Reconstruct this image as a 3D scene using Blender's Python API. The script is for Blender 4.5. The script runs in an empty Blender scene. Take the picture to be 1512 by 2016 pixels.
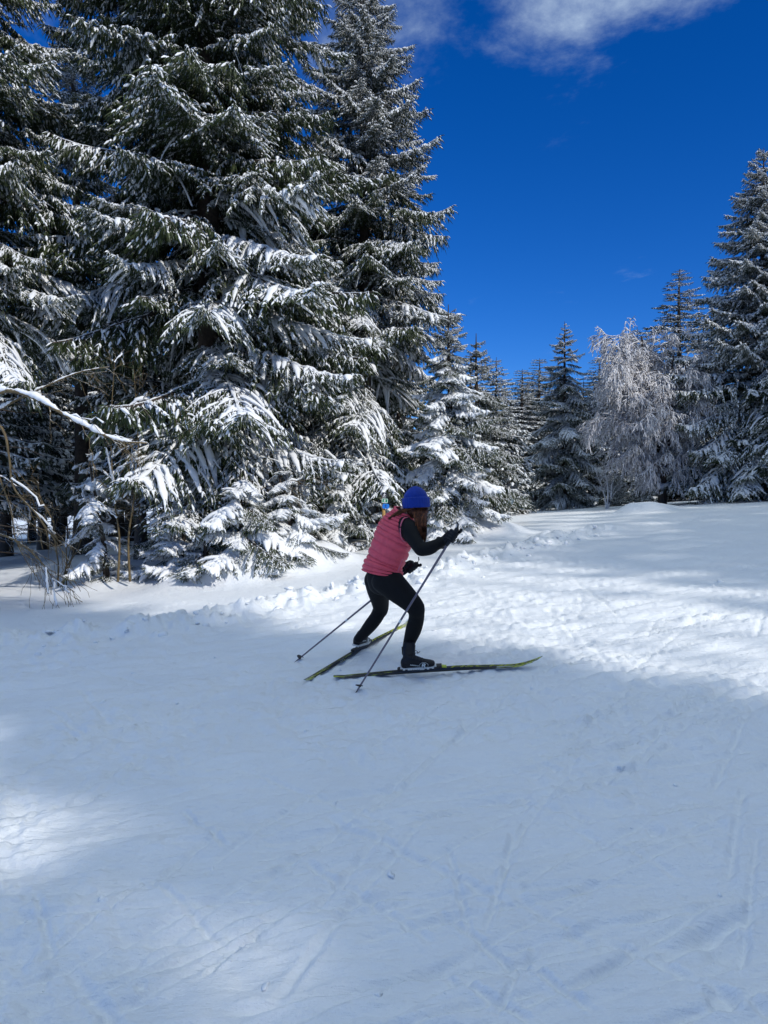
import bpy, bmesh, math, random
import numpy as np
from mathutils import Vector, Matrix

C = bpy.context.scene.collection
S = bpy.context.scene

# ------------------------------------------------------------------ camera, sky, sun, exposure
PITCH = math.radians(2.28)
FPX = 1456.0                       # focal length in pixels of the 1512 x 2016 photograph
CAM = np.array([0.0, 0.0, 1.6])
cam_data = bpy.data.cameras.new('camera')
cam_data.sensor_fit = 'VERTICAL'; cam_data.sensor_height = 36.0
cam_data.lens = 36.0 * FPX / 2016.0
cam_data.clip_start = 0.05; cam_data.clip_end = 3000
cam = bpy.data.objects.new('camera', cam_data); C.objects.link(cam)
cam.location = CAM; cam.rotation_euler = (math.pi/2 - PITCH, 0, 0)
S.camera = cam

SUN_EL = math.radians(37.0)
SUN_AZ = math.radians(134.0)        # clockwise from +Y: behind the camera, to the right
sun_dir = Vector((math.sin(SUN_AZ)*math.cos(SUN_EL), math.cos(SUN_AZ)*math.cos(SUN_EL), math.sin(SUN_EL)))

S.view_settings.view_transform = 'Standard'
S.view_settings.look = 'None'
S.view_settings.exposure = 0.47
S.view_settings.gamma = 1.0
S.view_settings.use_curve_mapping = False
S.cycles.max_bounces = 6; S.cycles.diffuse_bounces = 4; S.cycles.glossy_bounces = 2
S.cycles.use_denoising = True

W = bpy.data.worlds.new('World'); S.world = W; W.use_nodes = True
nt = W.node_tree; nt.nodes.clear()
def N(t, **kw):
    n = nt.nodes.new(t)
    for k, v in kw.items(): setattr(n, k, v)
    return n
out = N('ShaderNodeOutputWorld'); bg = N('ShaderNodeBackground')
sky = N('ShaderNodeTexSky', sky_type='NISHITA', sun_disc=False)
sky.sun_elevation = SUN_EL; sky.sun_rotation = SUN_AZ
sky.altitude = 1600; sky.air_density = 1.0; sky.dust_density = 0.2; sky.ozone_density = 4.0
hsv = N('ShaderNodeHueSaturation'); hsv.inputs['Saturation'].default_value = 1.35; hsv.inputs['Value'].default_value = 0.82
tint = N('ShaderNodeMix', data_type='RGBA', blend_type='MULTIPLY'); tint.inputs[0].default_value = 1.0
tint.inputs[7].default_value = (0.60, 0.86, 1.34, 1)
nt.links.new(sky.outputs[0], hsv.inputs['Color']); nt.links.new(hsv.outputs[0], tint.inputs[6])
tc = N('ShaderNodeTexCoord'); sep = N('ShaderNodeSeparateXYZ'); nt.links.new(tc.outputs['Generated'], sep.inputs[0])
zz = N('ShaderNodeMath', operation='ADD'); nt.links.new(sep.outputs[2], zz.inputs[0]); zz.inputs[1].default_value = 0.12
zm = N('ShaderNodeMath', operation='MAXIMUM'); nt.links.new(zz.outputs[0], zm.inputs[0]); zm.inputs[1].default_value = 0.1
dx = N('ShaderNodeMath', operation='DIVIDE'); dy = N('ShaderNodeMath', operation='DIVIDE')
nt.links.new(sep.outputs[0], dx.inputs[0]); nt.links.new(zm.outputs[0], dx.inputs[1])
nt.links.new(sep.outputs[1], dy.inputs[0]); nt.links.new(zm.outputs[0], dy.inputs[1])
cmb = N('ShaderNodeCombineXYZ'); nt.links.new(dx.outputs[0], cmb.inputs[0]); nt.links.new(dy.outputs[0], cmb.inputs[1])
n1 = N('ShaderNodeTexNoise'); n1.inputs['Scale'].default_value = 2.1; n1.inputs['Detail'].default_value = 12; n1.inputs['Roughness'].default_value = 0.64; n1.inputs['Distortion'].default_value = 0.25
mp = N('ShaderNodeMapping'); mp.inputs['Location'].default_value = (1.79, 0.13, 0); mp.inputs['Scale'].default_value = (1.15, 0.95, 1)
nt.links.new(cmb.outputs[0], mp.inputs[0]); nt.links.new(mp.outputs[0], n1.inputs['Vector'])
el = N('ShaderNodeMapRange', interpolation_type='SMOOTHSTEP'); nt.links.new(sep.outputs[2], el.inputs[0])
el.inputs[1].default_value = 0.38; el.inputs[2].default_value = 0.56; el.inputs[3].default_value = -0.19; el.inputs[4].default_value = 0.07
el2 = N('ShaderNodeMapRange', interpolation_type='SMOOTHSTEP'); nt.links.new(sep.outputs[2], el2.inputs[0])
el2.inputs[1].default_value = 0.56; el2.inputs[2].default_value = 0.80; el2.inputs[3].default_value = 0.0; el2.inputs[4].default_value = 0.26  # thickens the cloud overhead, out of view, added as neutral fill light
ad = N('ShaderNodeMath', operation='ADD'); nt.links.new(n1.outputs[0], ad.inputs[0]); nt.links.new(el.outputs[0], ad.inputs[1])
ad2 = N('ShaderNodeMath', operation='ADD'); nt.links.new(ad.outputs[0], ad2.inputs[0]); nt.links.new(el2.outputs[0], ad2.inputs[1])
cr = N('ShaderNodeMapRange', interpolation_type='SMOOTHSTEP'); nt.links.new(ad2.outputs[0], cr.inputs[0])
cr.inputs[1].default_value = 0.43; cr.inputs[2].default_value = 0.98; cr.inputs[3].default_value = 0.0; cr.inputs[4].default_value = 0.80
CLOUD = N('ShaderNodeRGB'); CLOUD.outputs[0].default_value = (8.3, 10.1, 10.9, 1)
mx = N('ShaderNodeMix', data_type='RGBA')
nt.links.new(cr.outputs[0], mx.inputs[0]); nt.links.new(tint.outputs[2], mx.inputs[6]); nt.links.new(CLOUD.outputs[0], mx.inputs[7])
nt.links.new(mx.outputs[2], bg.inputs[0]); bg.inputs[1].default_value = 0.085
nt.links.new(bg.outputs[0], out.inputs[0])

sl = bpy.data.lights.new('sun', 'SUN'); sl.energy = 2.35; sl.angle = math.radians(0.7); sl.color = (1.0, 0.95, 0.87)
so = bpy.data.objects.new('sun', sl); C.objects.link(so)
so.rotation_euler = sun_dir.to_track_quat('Z', 'Y').to_euler(); so.location = (0, 0, 40)

# ------------------------------------------------------------------ helpers
CP, SP = math.cos(PITCH), math.sin(PITCH)
def ray(px, py):
    u = (px - 756.0)/FPX; v = -(py - 1008.0)/FPX
    # camera space (u, v, -1) with the camera looking along +Y and pitched down
    d = np.array([u, CP + v*SP, -SP + v*CP])
    return d / d[1]
def at(px, py, D):                  # the point at world depth y = D seen at that pixel
    return CAM + ray(px, py) * D

def _hash(ix, iy, seed):
    h = (ix.astype(np.int64)*374761393 + iy.astype(np.int64)*668265263 + seed*1442695041) & 0xffffffff
    h = ((h ^ (h >> 13)) * 1274126177) & 0xffffffff
    return ((h ^ (h >> 16)) & 0xffff) / 65535.0
def vnoise(x, y, seed=0):
    x = np.asarray(x, float); y = np.asarray(y, float)
    ix = np.floor(x); iy = np.floor(y); fx = x-ix; fy = y-iy
    fx = fx*fx*fx*(fx*(fx*6-15)+10); fy = fy*fy*fy*(fy*(fy*6-15)+10)
    a = _hash(ix, iy, seed); b = _hash(ix+1, iy, seed); c = _hash(ix, iy+1, seed); d = _hash(ix+1, iy+1, seed)
    return (a*(1-fx)+b*fx)*(1-fy) + (c*(1-fx)+d*fx)*fy - 0.5
def fbm(x, y, o=4, seed=0, g=0.5):
    s = 0; a = 1.0
    for k in range(o):
        s = s + a*vnoise(x*2**k + 17.3*k, y*2**k - 9.1*k, seed+k); a *= g
    return s

def tag(o, label=None, cat=None, group=None, kind=None):
    if label: o['label'] = label
    if cat: o['category'] = cat
    if group: o['group'] = group
    if kind: o['kind'] = kind
    return o
def empty(name, loc, label=None, cat=None, group=None, rz=0.0):
    o = bpy.data.objects.new(name, None); C.objects.link(o); o.empty_display_size = 0.2
    o.location = loc; o.rotation_euler = (0, 0, rz)
    return tag(o, label, cat, group)

class MB:                           # collects quads / tris with a material slot per face
    def __init__(s): s.v = []; s.f = []; s.m = []; s.sm = []; s.n = 0
    def add(s, v, f, m=0, smooth=True):
        v = np.asarray(v, np.float32).reshape(-1, 3); f = np.asarray(f, np.int32)
        if f.shape[1] == 3: f = np.concatenate([f, np.full((len(f), 1), -10**7, np.int32)], 1)
        s.v.append(v); s.f.append(f + s.n); s.n += len(v)
        s.m.append(np.full(len(f), m, np.int32)); s.sm.append(np.full(len(f), smooth, bool))
    def mesh(s, name, mats):
        me = bpy.data.meshes.new(name)
        if not s.v: return me
        v = np.concatenate(s.v); f = np.concatenate(s.f); m = np.concatenate(s.m); sm = np.concatenate(s.sm)
        valid = f >= 0
        cnt = valid.sum(1).astype(np.int32); loops = f[valid]
        st = np.zeros(len(f), np.int32); st[1:] = np.cumsum(cnt)[:-1]
        me.vertices.add(len(v)); me.vertices.foreach_set('co', v.ravel())
        me.loops.add(len(loops)); me.loops.foreach_set('vertex_index', loops.astype(np.int32))
        me.polygons.add(len(f)); me.polygons.foreach_set('loop_start', st); me.polygons.foreach_set('loop_total', cnt)
        me.polygons.foreach_set('material_index', m); me.polygons.foreach_set('use_smooth', sm)
        for k in mats: me.materials.append(k)
        me.update(calc_edges=True); me.validate()
        return me
    def obj(s, name, mats, parent=None, loc=(0, 0, 0)):
        if not isinstance(mats, (list, tuple)): mats = [mats]
        o = bpy.data.objects.new(name, s.mesh(name, mats)); C.objects.link(o); o.location = loc
        if parent is not None: o.parent = parent
        return o

def tubes(P, R, sides=5, squash=1.0, caps=False, up=(0, 0, 1)):
    """many tubes at once: P (n,k,3) paths, R (n,k) radii -> verts, quads"""
    P = np.asarray(P, float); R = np.asarray(R, float)
    if P.ndim == 2: P = P[None]; R = R[None]
    n, k, _ = P.shape
    T = np.gradient(P, axis=1); T /= np.linalg.norm(T, axis=2, keepdims=True) + 1e-9
    U = np.zeros_like(T); U[...] = np.asarray(up, float)
    par = np.abs((T*U).sum(2)) > 0.97
    U[par] = (0.83, 0.2, 0.1) if abs(up[2]) > .5 else (0, 0, 1)
    A = np.cross(T, U); A /= np.linalg.norm(A, axis=2, keepdims=True) + 1e-9
    B = np.cross(A, T)
    th = np.arange(sides)*2*math.pi/sides + 0.3
    c = np.cos(th)[None, None, :, None]; s_ = np.sin(th)[None, None, :, None]
    V = P[:, :, None, :] + R[:, :, None, None]*(c*A[:, :, None, :] + s_*B[:, :, None, :]*squash)
    idx = np.arange(n*k*sides).reshape(n, k, sides)
    a = idx[:, :-1, :]; b = idx[:, 1:, :]
    F = np.stack([a, b, np.roll(b, -1, 2), np.roll(a, -1, 2)], -1).reshape(-1, 4)
    return V.reshape(-1, 3), F[:, ::-1]
def box(cx, cy, cz, sx, sy, sz):
    v = np.array([[x, y, z] for x in (-.5, .5) for y in (-.5, .5) for z in (-.5, .5)])*[sx, sy, sz] + [cx, cy, cz]
    f = [[0, 1, 3, 2], [4, 6, 7, 5], [0, 4, 5, 1], [2, 3, 7, 6], [0, 2, 6, 4], [1, 5, 7, 3]]
    return v, f
def interp_path(P, n):              # Catmull-Rom through control rows (any columns)
    P = np.asarray(P, float); k = len(P)
    t = np.linspace(0, k-1, n); i = np.clip(np.floor(t).astype(int), 0, k-2); f = (t-i)[:, None]
    p0 = P[np.clip(i-1, 0, k-1)]; p1 = P[i]; p2 = P[i+1]; p3 = P[np.clip(i+2, 0, k-1)]
    return 0.5*((2*p1) + (-p0+p2)*f + (2*p0-5*p1+4*p2-p3)*f**2 + (-p0+3*p1-3*p2+p3)*f**3)

# ------------------------------------------------------------------ materials
def mat(name):
    m = bpy.data.materials.new(name); m.use_nodes = True
    t = m.node_tree; t.nodes.clear()
    o = t.nodes.new('ShaderNodeOutputMaterial'); b = t.nodes.new('ShaderNodeBsdfPrincipled')
    t.links.new(b.outputs[0], o.inputs[0])
    def nd(ty, **kw):
        n = t.nodes.new(ty)
        for k, v in kw.items(): setattr(n, k, v)
        return n
    def ln(a, c): t.links.new(a, c)
    return m, b, nd, ln
def noise(nd, ln, scale, detail=4, rough=.55, coord='Object', stretch=None, rot=None):
    tc = nd('ShaderNodeTexCoord'); n = nd('ShaderNodeTexNoise')
    n.inputs['Scale'].default_value = scale; n.inputs['Detail'].default_value = detail; n.inputs['Roughness'].default_value = rough
    if stretch or rot:
        mp = nd('ShaderNodeMapping')
        if stretch: mp.inputs['Scale'].default_value = stretch
        if rot: mp.inputs['Rotation'].default_value = rot
        ln(tc.outputs[coord], mp.inputs[0]); ln(mp.outputs[0], n.inputs['Vector'])
    else: ln(tc.outputs[coord], n.inputs['Vector'])
    return n.outputs[0]
def ramp(nd, ln, src, stops):
    r = nd('ShaderNodeValToRGB'); e = r.color_ramp.elements
    while len(e) < len(stops): e.new(0.5)
    for el_, (p, c) in zip(e, stops): el_.position = p; el_.color = (*c, 1) if len(c) == 3 else c
    ln(src, r.inputs[0]); return r.outputs[0]
def bump(nd, ln, b, src, strength=.3, dist=.01, prev=None):
    n = nd('ShaderNodeBump'); n.inputs['Strength'].default_value = strength; n.inputs['Distance'].default_value = dist
    ln(src, n.inputs['Height'])
    if prev is not None: ln(prev, n.inputs['Normal'])
    ln(n.outputs[0], b.inputs['Normal']); return n.outputs[0]
def simple(name, col, rough=.6, scale=30, var=.25, bmp=0.0, metal=0.0, bscale=None, spec=.5):
    m, b, nd, ln = mat(name)
    c0 = tuple(max(0, x*(1-var)) for x in col); c1 = tuple(min(1, x*(1+var)) for x in col)
    ln(ramp(nd, ln, noise(nd, ln, scale), [(.3, c0), (.7, c1)]), b.inputs['Base Color'])
    b.inputs['Roughness'].default_value = rough; b.inputs['Metallic'].default_value = metal
    b.inputs['Specular IOR Level'].default_value = spec
    if bmp: bump(nd, ln, b, noise(nd, ln, bscale or scale*3), bmp, .004)
    return m

def m_snow(name, piste=False):
    m, b, nd, ln = mat(name)
    base = ramp(nd, ln, noise(nd, ln, 1.3 if piste else 9), [(.3, (.82, .85, .885)), (.7, (.87, .895, .92))])
    ln(base, b.inputs['Base Color']); b.inputs['Roughness'].default_value = .55; b.inputs['Specular IOR Level'].default_value = .25
    if piste:
        # fine relief: grain, streaks raked by skis in two crossing directions, soft clods
        p = bump(nd, ln, b, noise(nd, ln, 6.0, 7, .66, stretch=(1, 1, 1)), .55, .05)
        p = bump(nd, ln, b, noise(nd, ln, 4.0, 5, .65, stretch=(1.2, 9, 1), rot=(0, 0, math.radians(-18))), .5, .03, p)
        p = bump(nd, ln, b, noise(nd, ln, 5.0, 5, .65, stretch=(9, 1.0, 1), rot=(0, 0, math.radians(38))), .2, .014, p)
        bump(nd, ln, b, noise(nd, ln, 120, 3, .6), .22, .003, p)
    else:
        p = bump(nd, ln, b, noise(nd, ln, 22, 4, .6), .5, .02)
        bump(nd, ln, b, noise(nd, ln, 90, 3, .6), .3, .005, p)
    return m
M = {}
M['snow'] = m_snow('snow'); M['piste'] = m_snow('piste_snow', True)
def m_twig(name, dark, light, lo, hi, frost=(.80, .83, .86)):
    """needles with rime and snow caught on the faces that look up"""
    m, b, nd, ln = mat(name)
    n = noise(nd, ln, 7, 3)
    green = ramp(nd, ln, n, [(.3, dark), (.7, light)])
    g = nd('ShaderNodeNewGeometry'); sp = nd('ShaderNodeSeparateXYZ'); ln(g.outputs['Normal'], sp.inputs[0])
    n2 = noise(nd, ln, 16, 4, .7)
    a = nd('ShaderNodeMath', operation='MULTIPLY_ADD'); ln(n2, a.inputs[0]); a.inputs[1].default_value = 2.6; a.inputs[2].default_value = -1.3
    s_ = nd('ShaderNodeMath', operation='ADD'); ln(sp.outputs[2], s_.inputs[0]); ln(a.outputs[0], s_.inputs[1])
    r = nd('ShaderNodeMapRange', interpolation_type='SMOOTHSTEP'); ln(s_.outputs[0], r.inputs[0])
    r.inputs[1].default_value = lo; r.inputs[2].default_value = hi
    x = nd('ShaderNodeMix', data_type='RGBA'); ln(r.outputs[0], x.inputs[0]); ln(green, x.inputs[6]); x.inputs[7].default_value = (*frost, 1)
    ln(x.outputs[2], b.inputs['Base Color']); b.inputs['Roughness'].default_value = .6; b.inputs['Specular IOR Level'].default_value = .3
    return m
M['twig'] = m_twig('spruce_needles', (.016, .028, .012), (.058, .080, .026), .50, .90)
M['rime'] = m_twig('rimed_needles', (.024, .034, .022), (.06, .075, .04), .30, .85)
M['far'] = m_twig('far_needles', (.012, .021, .014), (.032, .046, .024), .50, .95)
M['beech'] = m_twig('frosted_twigs', (.06, .05, .05), (.12, .10, .10), -.9, .25, (.80, .80, .83))
M['bark'] = simple('bark', (.045, .034, .026), .85, 18, .5, .6)
M['barksnow'] = m_twig('bark_with_snow', (.03, .024, .02), (.07, .055, .045), .55, .8)
M['stem'] = m_twig('bare_stems', (.09, .068, .035), (.17, .125, .06), .75, .98)
# ------------------------------------------------------------------ the snowy ground
_gy = np.linspace(-60, 600, 6601)
_gv = np.interp(_gy, [-60, -8, 0, 3, 5.94, 8, 10, 13, 17, 20, 23, 27, 31, 40, 80, 600],
                     [-2.2, -.55, -.22, -.12, 0, .085, .13, .19, .29, .285, .22, .08, -.05, -.25, -.6, -3])
_k = np.exp(-np.linspace(-2, 2, 21)**2); _k /= _k.sum()
_gv = np.convolve(np.pad(_gv, 10, 'edge'), _k, 'valid')
MOUNDS = []                          # (x, y, rx, ry, height)
def ground0(x, y):
    x = np.asarray(x, float); y = np.asarray(y, float)
    xe = 34*np.tanh((x-.25)/34)
    z = .06 + .074*xe + np.interp(y, _gy, _gv)
    return z + .05*fbm(x*.25, y*.25, 3, 5)*np.clip((np.hypot(x-.3, y-6)-1.5)/4, 0, 1)
def hit(px, py, f=ground0):
    d = ray(px, py); D = np.linspace(1.2, 60, 4000)
    z = CAM[2] + d[2]*D; g = f(d[0]*D, D)
    i = np.argmax(z < g)
    return np.array([d[0]*D[i], D[i], g[i]])
def mound(px, py, D, rpx, h, ry=1.0):
    p = at(px, py, D); r = rpx/FPX*D
    MOUNDS.append((p[0], D, r, r*ry, h))
for a in [(965, 1035, 16.3, 62, .30), (900, 1040, 15.9, 70, .34), (1240, 1002, 19.5, 26, .20), (1278, 1003, 19.6, 34, .24), (1320, 1008, 19.6, 30, .10),
          (480, 1085, 12.6, 70, .55), (562, 1080, 12.9, 60, .48), (505, 1100, 12.0, 52, .52), (588, 1090, 12.4, 50, .44), (440, 1115, 11.8, 42, .34), (645, 1080, 13.0, 48, .30), (365, 1128, 11.8, 45, .22), (630, 1075, 13.7, 60, .20), (330, 1130, 12.6, 70, .15), (200, 1150, 12.3, 70, .16), (420, 1110, 12.9, 60, .18),
          (720, 1045, 15.2, 60, .15), (800, 1040, 15.6, 60, .12), (1075, 1065, 15.0, 24, .10), (40, 1150, 13.5, 90, .05)]: mound(*a)

berm = np.array([hit(px, py)[:2] for px, py in [(-260, 1290), (0, 1262), (160, 1252), (330, 1232), (470, 1208), (600, 1180), (720, 1155), (830, 1135), (930, 1105), (1010, 1082), (1080, 1064), (1180, 1045)]])
def seg_dist(x, y, pts):
    best = np.full(x.shape, 1e9); side = np.zeros(x.shape); along = np.zeros(x.shape); acc = 0
    for a, b in zip(pts[:-1], pts[1:]):
        d = b-a; L = np.hypot(*d); u = ((x-a[0])*d[0]+(y-a[1])*d[1])/L**2; uc = np.clip(u, 0, 1)
        dx = x-a[0]-uc*d[0]; dy = y-a[1]-uc*d[1]; q = np.hypot(dx, dy); m = q < best
        best = np.where(m, q, best); side = np.where(m, np.sign(d[0]*dy-d[1]*dx), side); along = np.where(m, acc+uc*L, along); acc += L
    return best, side, along

rg = np.random.default_rng(11)
# grooves left by skis: (x0, y0, x1, y1, half width, depth)
GROOVES = []
def groove(p0, p1, w, d):
    a = hit(*p0)[:2]; b = hit(*p1)[:2]; GROOVES.append((*a, *b, w, d))
for g in [((0, 1540), (310, 1385), .014, .012), ((110, 1512), (520, 1532), .008, .006), ((1115, 1480), (1430, 1365), .018, .014), ((880, 1668), (930, 1850), .007, .006),
          ((950, 1840), (1040, 1610), .010, .007), ((990, 1740), (1010, 1640), .012, .01), ((870, 1920), (1050, 2016), .013, .010), ((700, 1850), (960, 1790), .02, .012),
          ((400, 1910), (520, 1820), .012, .012), ((1010, 1770), (1180, 1650), .012, .008), ((1130, 1140), (1230, 1225), .011, .010), ((1145, 1165), (1140, 1215), .008, .006),
          ((980, 1240), (1330, 1180), .02, .014), ((760, 1240), (960, 1190), .02, .014), ((1180, 1270), (1512, 1190), .02, .015), ((900, 1230), (1512, 1215), .018, .01),
          ((700, 1600), (1512, 1470), .022, .010), ((560, 1590), (1350, 1440), .02, .010), ((430, 1990), (1000, 1880), .022, .010), ((1020, 1990), (1330, 1850), .012, .010),
          ((1280, 1900), (1512, 1780), .03, .018), ((200, 1700), (560, 1560), .012, .006), ((860, 1560), (1512, 1390), .018, .012), ((640, 1370), (1000, 1345), .02, .008)]:
    groove(*g[:3], g[3]*1.9)
for k in range(330):
    y = 2.0 + 9*rg.random()**1.2; x = rg.uniform(-.55, .6)*y; th = rg.choice([.12, .22, .30, .55, 1.0, 2.3])+rg.normal(0, .10); L = rg.uniform(.35, 1.6)
    GROOVES.append((x, y, x+L*math.cos(th), y+L*math.sin(th), rg.uniform(.012, .020), rg.uniform(.010, .021)))
# the track she has just cut: behind both tails and under the pushing ski, and prods of the poles
for g in [((660, 1343), (330, 1352), .028, .016), ((603, 1347), (500, 1398), .03, .02), ((640, 1328), (560, 1366), .02, .014), ((330, 1352), (60, 1290), .025, .014), ((1240, 1312), (1440, 1330), .024, .010)]:
    groove(*g)
PITS = [(*hit(px, py)[:2], r, d) for px, py, r, d in [(1424, 1985, .045, .03), (1290, 1640, .035, .02), (1220, 1572, .015, .015), (1345, 1760, .012, .012), (1430, 1860, .09, .02), (1385, 1675, .05, .012), (277, 1940, .02, .014), (1110, 1823, .008, .01), (412, 1735, .02, .012)]]

def ground(x, y, fine=True):
    x = np.asarray(x, float); y = np.asarray(y, float)
    z = ground0(x, y)
    for mx_, my_, rx, ry, h in MOUNDS:
        q = ((x-mx_)/rx)**2 + ((y-my_)/ry)**2
        n = 1 + (.35*fbm(x*2.3, y*2.3, 3, 9) if fine else 0)
        z = z + h*np.exp(-q*1.1*n)
    if not fine: return z
    R = np.hypot(x, y)
    # the soft bank of thrown-up snow along the edge of the track
    d, side, al = seg_dist(x, y, berm)
    lum = fbm(x*3.2, y*3.2, 4, 21, .55)
    clod = np.abs(fbm(x*6.5, y*6.5, 3, 33, .5))
    near = np.exp(-(d/.42)**2)
    z = z + near*(.095 + .17*lum - .16*clod + .05*fbm(x*15, y*15, 2, 35))
    band = np.exp(-(np.maximum(d-.1, 0)/.85)**2)*(side < 0)
    z = z + band*(.10*np.maximum(fbm(x*4.2, y*4.2, 4, 41, .6), -.05) + .035*clod)
    # trodden piste: soft waves, clods, streaks
    pi_ = np.clip((np.where(side < 0, d, -d)+.2)/.6, 0, 1)*np.exp(-(R/22)**2)
    ca, sa = math.cos(.24), math.sin(.24)
    u = x*ca+y*sa; v = -x*sa+y*ca
    z = z + pi_*(.034*fbm(u*.9, v*3.2, 3, 51) + .034*fbm(u*2.2, v*9, 3, 61) + .012*fbm(u*7, v*26, 2, 67))
    patch = np.clip(fbm(x*.8+3, y*.8, 2, 71)*3.0+.35, 0, 1)
    z = z + pi_*patch*(.046*np.abs(fbm(x*7, y*7, 3, 81, .6)) - .034*np.maximum(fbm(x*11, y*11, 3, 83), 0))
    z = z + (1-pi_)*.03*fbm(x*.9, y*.9, 3, 91)
    for x0, y0, x1, y1, w, dp in GROOVES:
        m = np.nonzero((x > min(x0, x1)-.15) & (x < max(x0, x1)+.15) & (y > min(y0, y1)-.15) & (y < max(y0, y1)+.15))
        if not len(m[0]): continue
        xx = x[m]; yy = y[m]; ex = x1-x0; ey = y1-y0; L2 = ex*ex+ey*ey
        t = ((xx-x0)*ex+(yy-y0)*ey)/L2; tc_ = np.clip(t, 0, 1)
        q = np.hypot(xx-x0-tc_*ex, yy-y0-tc_*ey)/max(w, .012)
        f = np.clip(np.minimum(t, 1-t)*8, 0, 1)
        z[m] += f*dp*(-np.exp(-q**2) + .30*np.exp(-(q-1.8)**2*2.0)*(.6+.8*(vnoise(xx*2.5, yy*2.5, 3)+.5)))
    for px_, py_, r, dp in PITS:
        q = np.hypot(x-px_, y-py_)/r
        z = z - dp*np.exp(-q**4) + .25*dp*np.exp(-(q-1.4)**2*5)
    return z

def build_ground():
    th = np.concatenate([np.linspace(-math.pi, -.72, 70)[:-1], np.linspace(-.72, .72, 500)[:-1], np.linspace(.72, math.pi, 71)])[:-1]
    s = np.linspace(1.55**-.5, 45**-.5, 540); r = np.concatenate([[.0, .5, 1.0, 1.3], s**-2, np.geomspace(45, 900, 40)[1:]])
    T, Rr = np.meshgrid(th, r)
    X = np.sin(T)*Rr; Y = np.cos(T)*Rr
    Z = ground(X, Y)
    n, k = X.shape; idx = np.arange(n*k).reshape(n, k)
    a = idx[:-1]; b = idx[1:]
    F = np.stack([a, np.roll(a, -1, 1), np.roll(b, -1, 1), b], -1).reshape(-1, 4)
    F = F[k:] if False else F
    mb = MB(); mb.add(np.stack([X, Y, Z], -1).reshape(-1, 3), F[:, ::-1], 0, True)
    o = mb.obj('snow_ground', M['piste']); o['kind'] = 'structure'
    return o
build_ground()
def gz(x, y): return float(ground(np.array([x]), np.array([y]), False)[0])
def gzf(x, y): return float(ground(np.array([x]), np.array([y]), True)[0])

def crumbs():
    """loose lumps of snow lying along the bank and scattered over the piste"""
    g = np.random.default_rng(8); mb = MB(); bm = bmesh.new(); bmesh.ops.create_icosphere(bm, subdivisions=2, radius=1)
    V = np.array([v.co[:] for v in bm.verts]); F = np.array([[v.index for v in f.verts] for f in bm.faces]); bm.free()
    acc = np.cumsum(np.r_[0, np.hypot(*np.diff(berm, axis=0).T)])
    for k in range(340):
        if k < 270:
            t = g.uniform(0, acc[-1]); x = np.interp(t, acc, berm[:, 0])+g.normal(.10, .28); y = np.interp(t, acc, berm[:, 1])+g.normal(-.18, .30); r = g.lognormal(-3.75, .62)
        else:
            y = 2.1+8*g.random()**1.3; x = g.uniform(-.6, .6)*y; r = g.lognormal(-4.7, .5)
        r = min(r, .055); s_ = V*r*g.uniform(.6, 1.5, 3)*[1, 1, .62]*(1+1.0*fbm(V[:, :1]*1.5+k, V[:, 1:2]*1.5+V[:, 2:]*1.3, 3, k % 50))
        mb.add(s_+[x, y, gzf(x, y)+r*.0], F, 0, True)
    o = mb.obj('snow_lumps', M['snow']); o['kind'] = 'stuff'; o['label'] = 'loose lumps of snow along the edge of the track'; 
crumbs()
# ------------------------------------------------------------------ conifers
# (offset across the light, distance along it, where the shadow's tip falls, kind, width) of the spruces that shade the piste
SHADE = [(4.3, -21, 12.6, 0, .50), (3.5, -20, 14.5, 0, .58), (3.7, -26, 13.5, 0, .6), (4.3, -16, 9.6, 0, .42), (3.0, -20, 14.5, 0, .52), (2.8, -24, 13.5, 0, .5), (2.1, -25, 12.5, 0, .44), (.92, -17, 8.2, 0, .32), (.35, -20, 9.4, 0, .46), (-.1, -22, 10.5, 0, .5), (-1.0, -16, 9, 0, .8),
         (-.6, -26, 9, 0, .7), (-2.8, -18, 9, 0, .9), (-5.2, -18, 9.5, 0, .9), (-8, -18, 10, 0, .9),
         (6.6, -27, 4.8, 0, .20), (7.9, -24, 7.6, 0, .24), (5.9, -28, 6.2, 0, .16), (9.0, -21, 8.2, 0, .36), (9.9, -19, 9.5, 0, .5), (10.6, -22, 11, 0, .52), (11.4, -17, 10.2, 0, .55), (12.2, -21, 12, 0, .6), (13.2, -18, 11, 0, .6), (14.1, -21, 11, 0, .6), (15.0, -18, 11.5, 0, .6), (16.2, -20, 12, 0, .7), (17.4, -17, 12, 0, .7), (18.8, -20, 13, 0, .8),
         (20.5, -7, 10, 0, 1.2), (21.6, -10, 16, 0, .75), (22.8, -8, 16, 0, .8), (25.5, -6, 12, 0, 1.2), (28, -6, 14, 0, 1.2), (31, -4, 18, 0, 1.3)]
def unit(v): return v/(np.linalg.norm(v, axis=-1, keepdims=True)+1e-9)
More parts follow.
